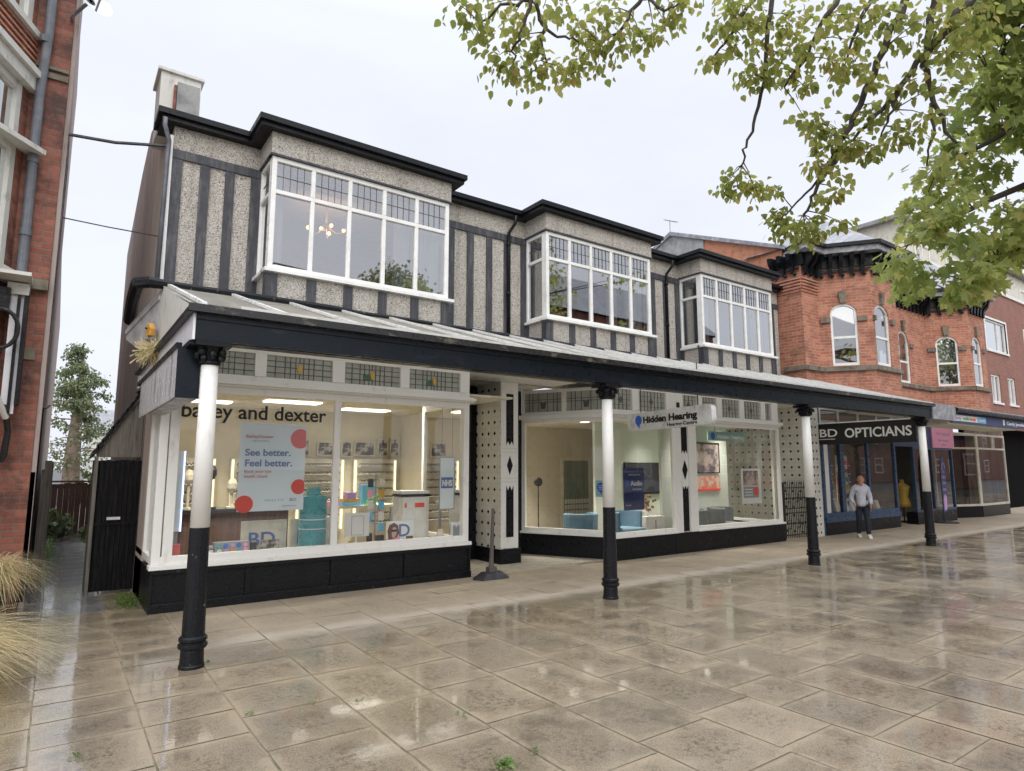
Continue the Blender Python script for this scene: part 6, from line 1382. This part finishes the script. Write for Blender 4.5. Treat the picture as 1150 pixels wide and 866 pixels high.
for k, z in enumerate((1.13, 1.07, 1.01)): b = MB(); b.pb(PP, 12.0, 12.28, z, z+.02, .0035, .005); b.build('text_line', M['wtext'], sh)
# ================================================================== FAR SHOP WINDOW GOODS
rr = random.Random(12)
t = thing('dress_form', 'mannequin bust in a yellow dress in the far blue window', 'mannequin', (20.6, 8.75, .3)); b = MB(); b.lathe((20.6, 8.8, .45), [(.20, 0), (.19, .1), (.13, .3), (.17, .5), (.19, .6), (.08, .68), (.05, .72), (.05, .8)], 16); b.build('dress', M['gold'], t, smooth=True); b = MB(); b.tube([(20.6, 8.8, .02), (20.6, 8.8, .45)], .02, 8); b.lathe((20.6, 8.8, .02), [(.18, 0), (.18, .02)], 14); b.build('stand', M['iron'], t)
for k in range(6):
    x = 16.2+k*.42; b = MB(); b.hexa([(x, 8.5, .5), (x+.22, 8.5, .5), (x+.22, 8.6, .5), (x, 8.6, .5), (x, 8.56, .72), (x+.22, 8.56, .72), (x+.22, 8.6, .72), (x, 8.6, .72)])
    tag(b.build('display_card', M[rr.choice(['wpaper', 'cream', 'paper'])]), 'pale card standing along the sill of the blue framed window', 'card', 'cards along the blue window sill')
for k in range(3):
    t = thing('eyewear_stand', ['eyewear stand behind the left pane of the blue window', 'eyewear stand behind the middle pane of the blue window', 'eyewear stand behind the right pane of the blue window'][k], 'display stand', (16.2+k*.95, 9.4, 0)); x = 16.2+k*.95
    b = MB(); b.box(x, x+.55, 9.4, 9.46, .3, 1.95); b.build('back_panel', M['cream' if k != 1 else 'paper'], t)
    for j in range(6): b = MB(); b.box(x+.03, x+.52, 9.30, 9.4, .5+j*.23, .515+j*.23); b.build('shelf', M['wpaper'], t); b = MB(); [b.box(x+.06+i*.15, x+.16+i*.15, 9.31, 9.36, .515+j*.23, .55+j*.23+.05*((i*7+j*3) % 3)) for i in range(3)]; each(b, 'boxed_frame', M[['brown', 'red', 'royal', 'ktext', 'gold', 'teal'][(j+k) % 6]], t)
tag(MB().box(16.0, 18.7, 8.3, 8.8, .38, .5).build('display_ledge', M['blue']), 'blue display ledge inside the blue framed window', 'ledge')
for k, (x, m_) in enumerate(((15.4, 'ktext'), (16.6, 'photo'), (17.7, 'photoR'))): tag(MB().box(x, x+.35, 9.2, 9.24, .55 if k else .1, 1.5 if k else 1.1).build('display_board', M[m_]), ['dark bag shape by the white post of the blue window', 'monochrome board deep in the blue window', 'reddish board deep in the blue window'][k], 'board')

PE_SCALE = .84
# ================================================================== CHANDELIER in the first bay room
CHD = thing('chandelier', 'warm lit chandelier with five bulbs seen through the first bay window', 'chandelier', (3.3, 10, 5.9)); b = MB(); b.tube([(3.35, 10.0, 5.97), (3.35, 10.0, 5.6)], .015, 8); b.lathe((3.35, 10, 5.52), [(.03, 0), (.06, .05), (.03, .1)], 10)
bl = []
for k, (dx_, dy_, dz) in enumerate(((-.33, -.1, -.12), (-.05, -.3, -.22), (.0, .25, .05), (.12, .1, .08), (.28, -.05, -.02))): b.tube([(3.35, 10, 5.57), (3.35+dx_*.6, 10+dy_*.6, 5.50+dz), (3.35+dx_, 10+dy_, 5.53+dz)], .01, 6); bl.append((3.35+dx_, 10+dy_, 5.57+dz))
b.build('arms', M['gold'], CHD)
for p in bl: MB().ball(p, .03, 8).build('bulb', M['bulb'], CHD)
l = bpy.data.lights.new('chandelier_light', 'POINT'); l.energy = 14; l.color = (1, .6, .3); l.shadow_soft_size = .2; o = bpy.data.objects.new('chandelier_light', l); COL.objects.link(o); o.parent = CHD; o.location = (.05, 0, -.35)

# ================================================================== PERSON
def skin_mesh(name, joints, edges, m, parent, sub=2, root=0):
    me = bpy.data.meshes.new(name); inv = worldmat(parent).inverted()
    me.from_pydata([tuple(inv @ Vector(j[:3])) for j in joints], edges, []); o = bpy.data.objects.new(name, me); COL.objects.link(o)
    md = o.modifiers.new('s', 'SKIN'); md.use_smooth_shade = True
    for i, j in enumerate(joints):
        r_ = j[3]; me.skin_vertices[0].data[i].radius = (r_, r_) if not isinstance(r_, tuple) else r_
    me.skin_vertices[0].data[root].use_root = True
    sb = o.modifiers.new('u', 'SUBSURF'); sb.levels = sub; sb.render_levels = sub
    dg = bpy.context.evaluated_depsgraph_get(); dg.update(); m2 = bpy.data.meshes.new_from_object(o.evaluated_get(dg)); o.modifiers.clear(); o.data = m2; m2.name = name
    m2.materials.clear(); m2.materials.append(m); m2.polygons.foreach_set('use_smooth', [True]*len(m2.polygons)); o.parent = parent; return o
PX, PY = 15.28, 7.43
PE = thing('person', 'man in pale lavender hoodie, dark jeans and white shoes by the blue shop window', 'person', (PX, PY, 0))
# he walks towards the viewer's left, (u) = along his heading, (v) = his left
hd = Vector((-.80, -.60, 0)); lf_ = Vector((.60, -.80, 0))
def J(u, v, z, r): p = Vector((PX, PY, 0))+hd*u+lf_*v; return (p.x, p.y, z, r)
body = [J(0, 0, .86, .06), J(.0, 0, 1.02, .08), J(.02, 0, 1.22, .10), J(.02, 0, 1.36, .075), J(.03, 0, 1.43, .055), J(.05, 0, 1.50, .06), J(.065, 0, 1.585, .078),
        J(.0, .17, 1.33, .05), J(-.05, .22, 1.08, .038), J(.06, .21, .88, .028), J(.09, .20, .82, .03), J(.0, -.17, 1.33, .05), J(-.02, -.24, 1.08, .038), J(.12, -.20, .90, .028), J(.16, -.19, .84, .03),
        J(0, .08, .76, .06), J(.12, .10, .46, .055), J(.16, .10, .09, .04), J(.26, .11, .04, .03), J(0, -.08, .76, .06), J(.02, -.09, .46, .055), J(-.14, -.09, .10, .04), J(-.05, -.09, .045, .03)]
be = [(0, 1), (1, 2), (2, 3), (3, 4), (4, 5), (5, 6), (3, 7), (7, 8), (8, 9), (9, 10), (3, 11), (11, 12), (12, 13), (13, 14), (0, 15), (15, 16), (16, 17), (17, 18), (0, 19), (19, 20), (20, 21), (21, 22)]
# fingers
for hnd, vv in ((10, 1), (14, -1)):
    hx = body[hnd]; 
    for q_ in range(4):
        i = len(body); off_ = hd*(.018*(q_-1.5)); l_ = (.062, .07, .066, .052)[q_]
        body.append((hx[0]+off_.x, hx[1]+off_.y, hx[2]-.035, .0095)); body.append((hx[0]+off_.x*1.2+hd.x*.01, hx[1]+off_.y*1.2+hd.y*.01, hx[2]-.035-l_*.6, .0085)); body.append((hx[0]+off_.x*1.2+hd.x*.02, hx[1]+off_.y*1.2+hd.y*.02, hx[2]-.035-l_, .007)); be += [(hnd, i), (i, i+1), (i+1, i+2)]
    i = len(body); body.append((hx[0]+hd.x*.035, hx[1]+hd.y*.035, hx[2]-.01, .011)); body.append((hx[0]+hd.x*.05, hx[1]+hd.y*.05, hx[2]-.045, .009)); be += [(hnd, i), (i, i+1)]
bd = skin_mesh('body', body, be, M['skin'], PE)
fd = Vector((-.97, -.22, -.1)).normalized(); hc = Vector(J(.07, 0, 1.575, 0)[:3])
b = MB(); b.ball(tuple(hc), .10, 18, sc=(.86, .86, 1.18)); b.ball(tuple(hc+fd*.035+Vector((0, 0, -.075))), .058, 12, sc=(.95, .95, .9)); b.build('head', M['skin'], bd, smooth=True)
sd = fd.cross(Vector((0, 0, 1)))
b = MB(); b.poly([hc+fd*.082+Vector((0, 0, .02)), hc+fd*.112+Vector((0, 0, -.025)), hc+fd*.085+sd*.018+Vector((0, 0, -.03)), hc+fd*.085-sd*.018+Vector((0, 0, -.03))], [(0, 1, 2), (0, 3, 1), (1, 3, 2)]); 
for s in (-1, 1): b.ball(tuple(hc+sd*.085*s+Vector((0, 0, -.01))), .024, 8, sc=(.6, .8, 1.2))
b.build('nose_and_ears', M['skin'], bd, smooth=True)
b = MB()
for s in (-1, 1): b.ball(tuple(hc+fd*.078+sd*.033*s+Vector((0, 0, .012))), .010, 8)
each(b, 'eye', M['ktext'], bd); b = MB(); b.ball(tuple(hc+fd*.086+Vector((0, 0, -.06))), .02, 8, sc=(1, 1, .3)); b.build('mouth', M['rtext'], bd)
b = MB(); b.ball(tuple(hc-fd*.030+Vector((0, 0, .012))), .100, 16, sc=(.92, .92, 1.06)); b.build('hair', M['hair'], bd, smooth=True)
skin_mesh('hoodie', [J(0, 0, .80, (.165, .13)), J(.0, 0, 1.0, (.15, .11)), J(.01, 0, 1.2, (.155, .115)), J(.01, 0, 1.34, (.125, .095)), J(.0, 0, 1.42, (.085, .085)), J(.0, .17, 1.33, .078), J(-.055, .235, 1.08, .066), J(.05, .22, .90, .048), J(.0, -.17, 1.33, .078), J(-.03, -.25, 1.08, .066), J(.11, -.21, .92, .048), J(-.07, 0, 1.45, (.115, .085))],
          [(0, 1), (1, 2), (2, 3), (3, 4), (3, 5), (5, 6), (6, 7), (3, 8), (8, 9), (9, 10), (3, 11)], M['hoodie'], PE)
skin_mesh('trousers', [J(0, 0, .97, (.15, .12)), J(0, .085, .80, .105), J(.11, .10, .47, .075), J(.155, .10, .075, .062), J(0, -.085, .80, .105), J(.02, -.09, .47, .075), J(-.14, -.09, .085, .062)],
          [(0, 1), (1, 2), (2, 3), (0, 4), (4, 5), (5, 6)], M['jeans'], PE)
for (u, v_) in ((.20, .105), (-.09, -.09)):
    c = J(u, v_, 0, 0); b = MB(); q_ = Pl((c[0]-hd.x*.13+lf_.x*.045, c[1]-hd.y*.13+lf_.y*.045), (c[0]+hd.x*.15+lf_.x*.045, c[1]+hd.y*.15+lf_.y*.045))
    b.prism(q_, [(0, .0), (.28, .0), (.285, .03), (.22, .075), (.12, .11), (.02, .11), (0, .05)], -.0 if False else -.0, .09) if False else b.prism(Pl((c[0]-hd.x*.13-lf_.x*.045, c[1]-hd.y*.13-lf_.y*.045), (c[0]+hd.x*.15-lf_.x*.045, c[1]+hd.y*.15-lf_.y*.045)), [(0, .0), (.28, .0), (.285, .03), (.22, .075), (.12, .11), (.02, .11), (0, .05)], -.09, 0)
    b.build('shoe', M['shoe'], PE, bevel=.02)

PE.scale = (PE_SCALE,)*3
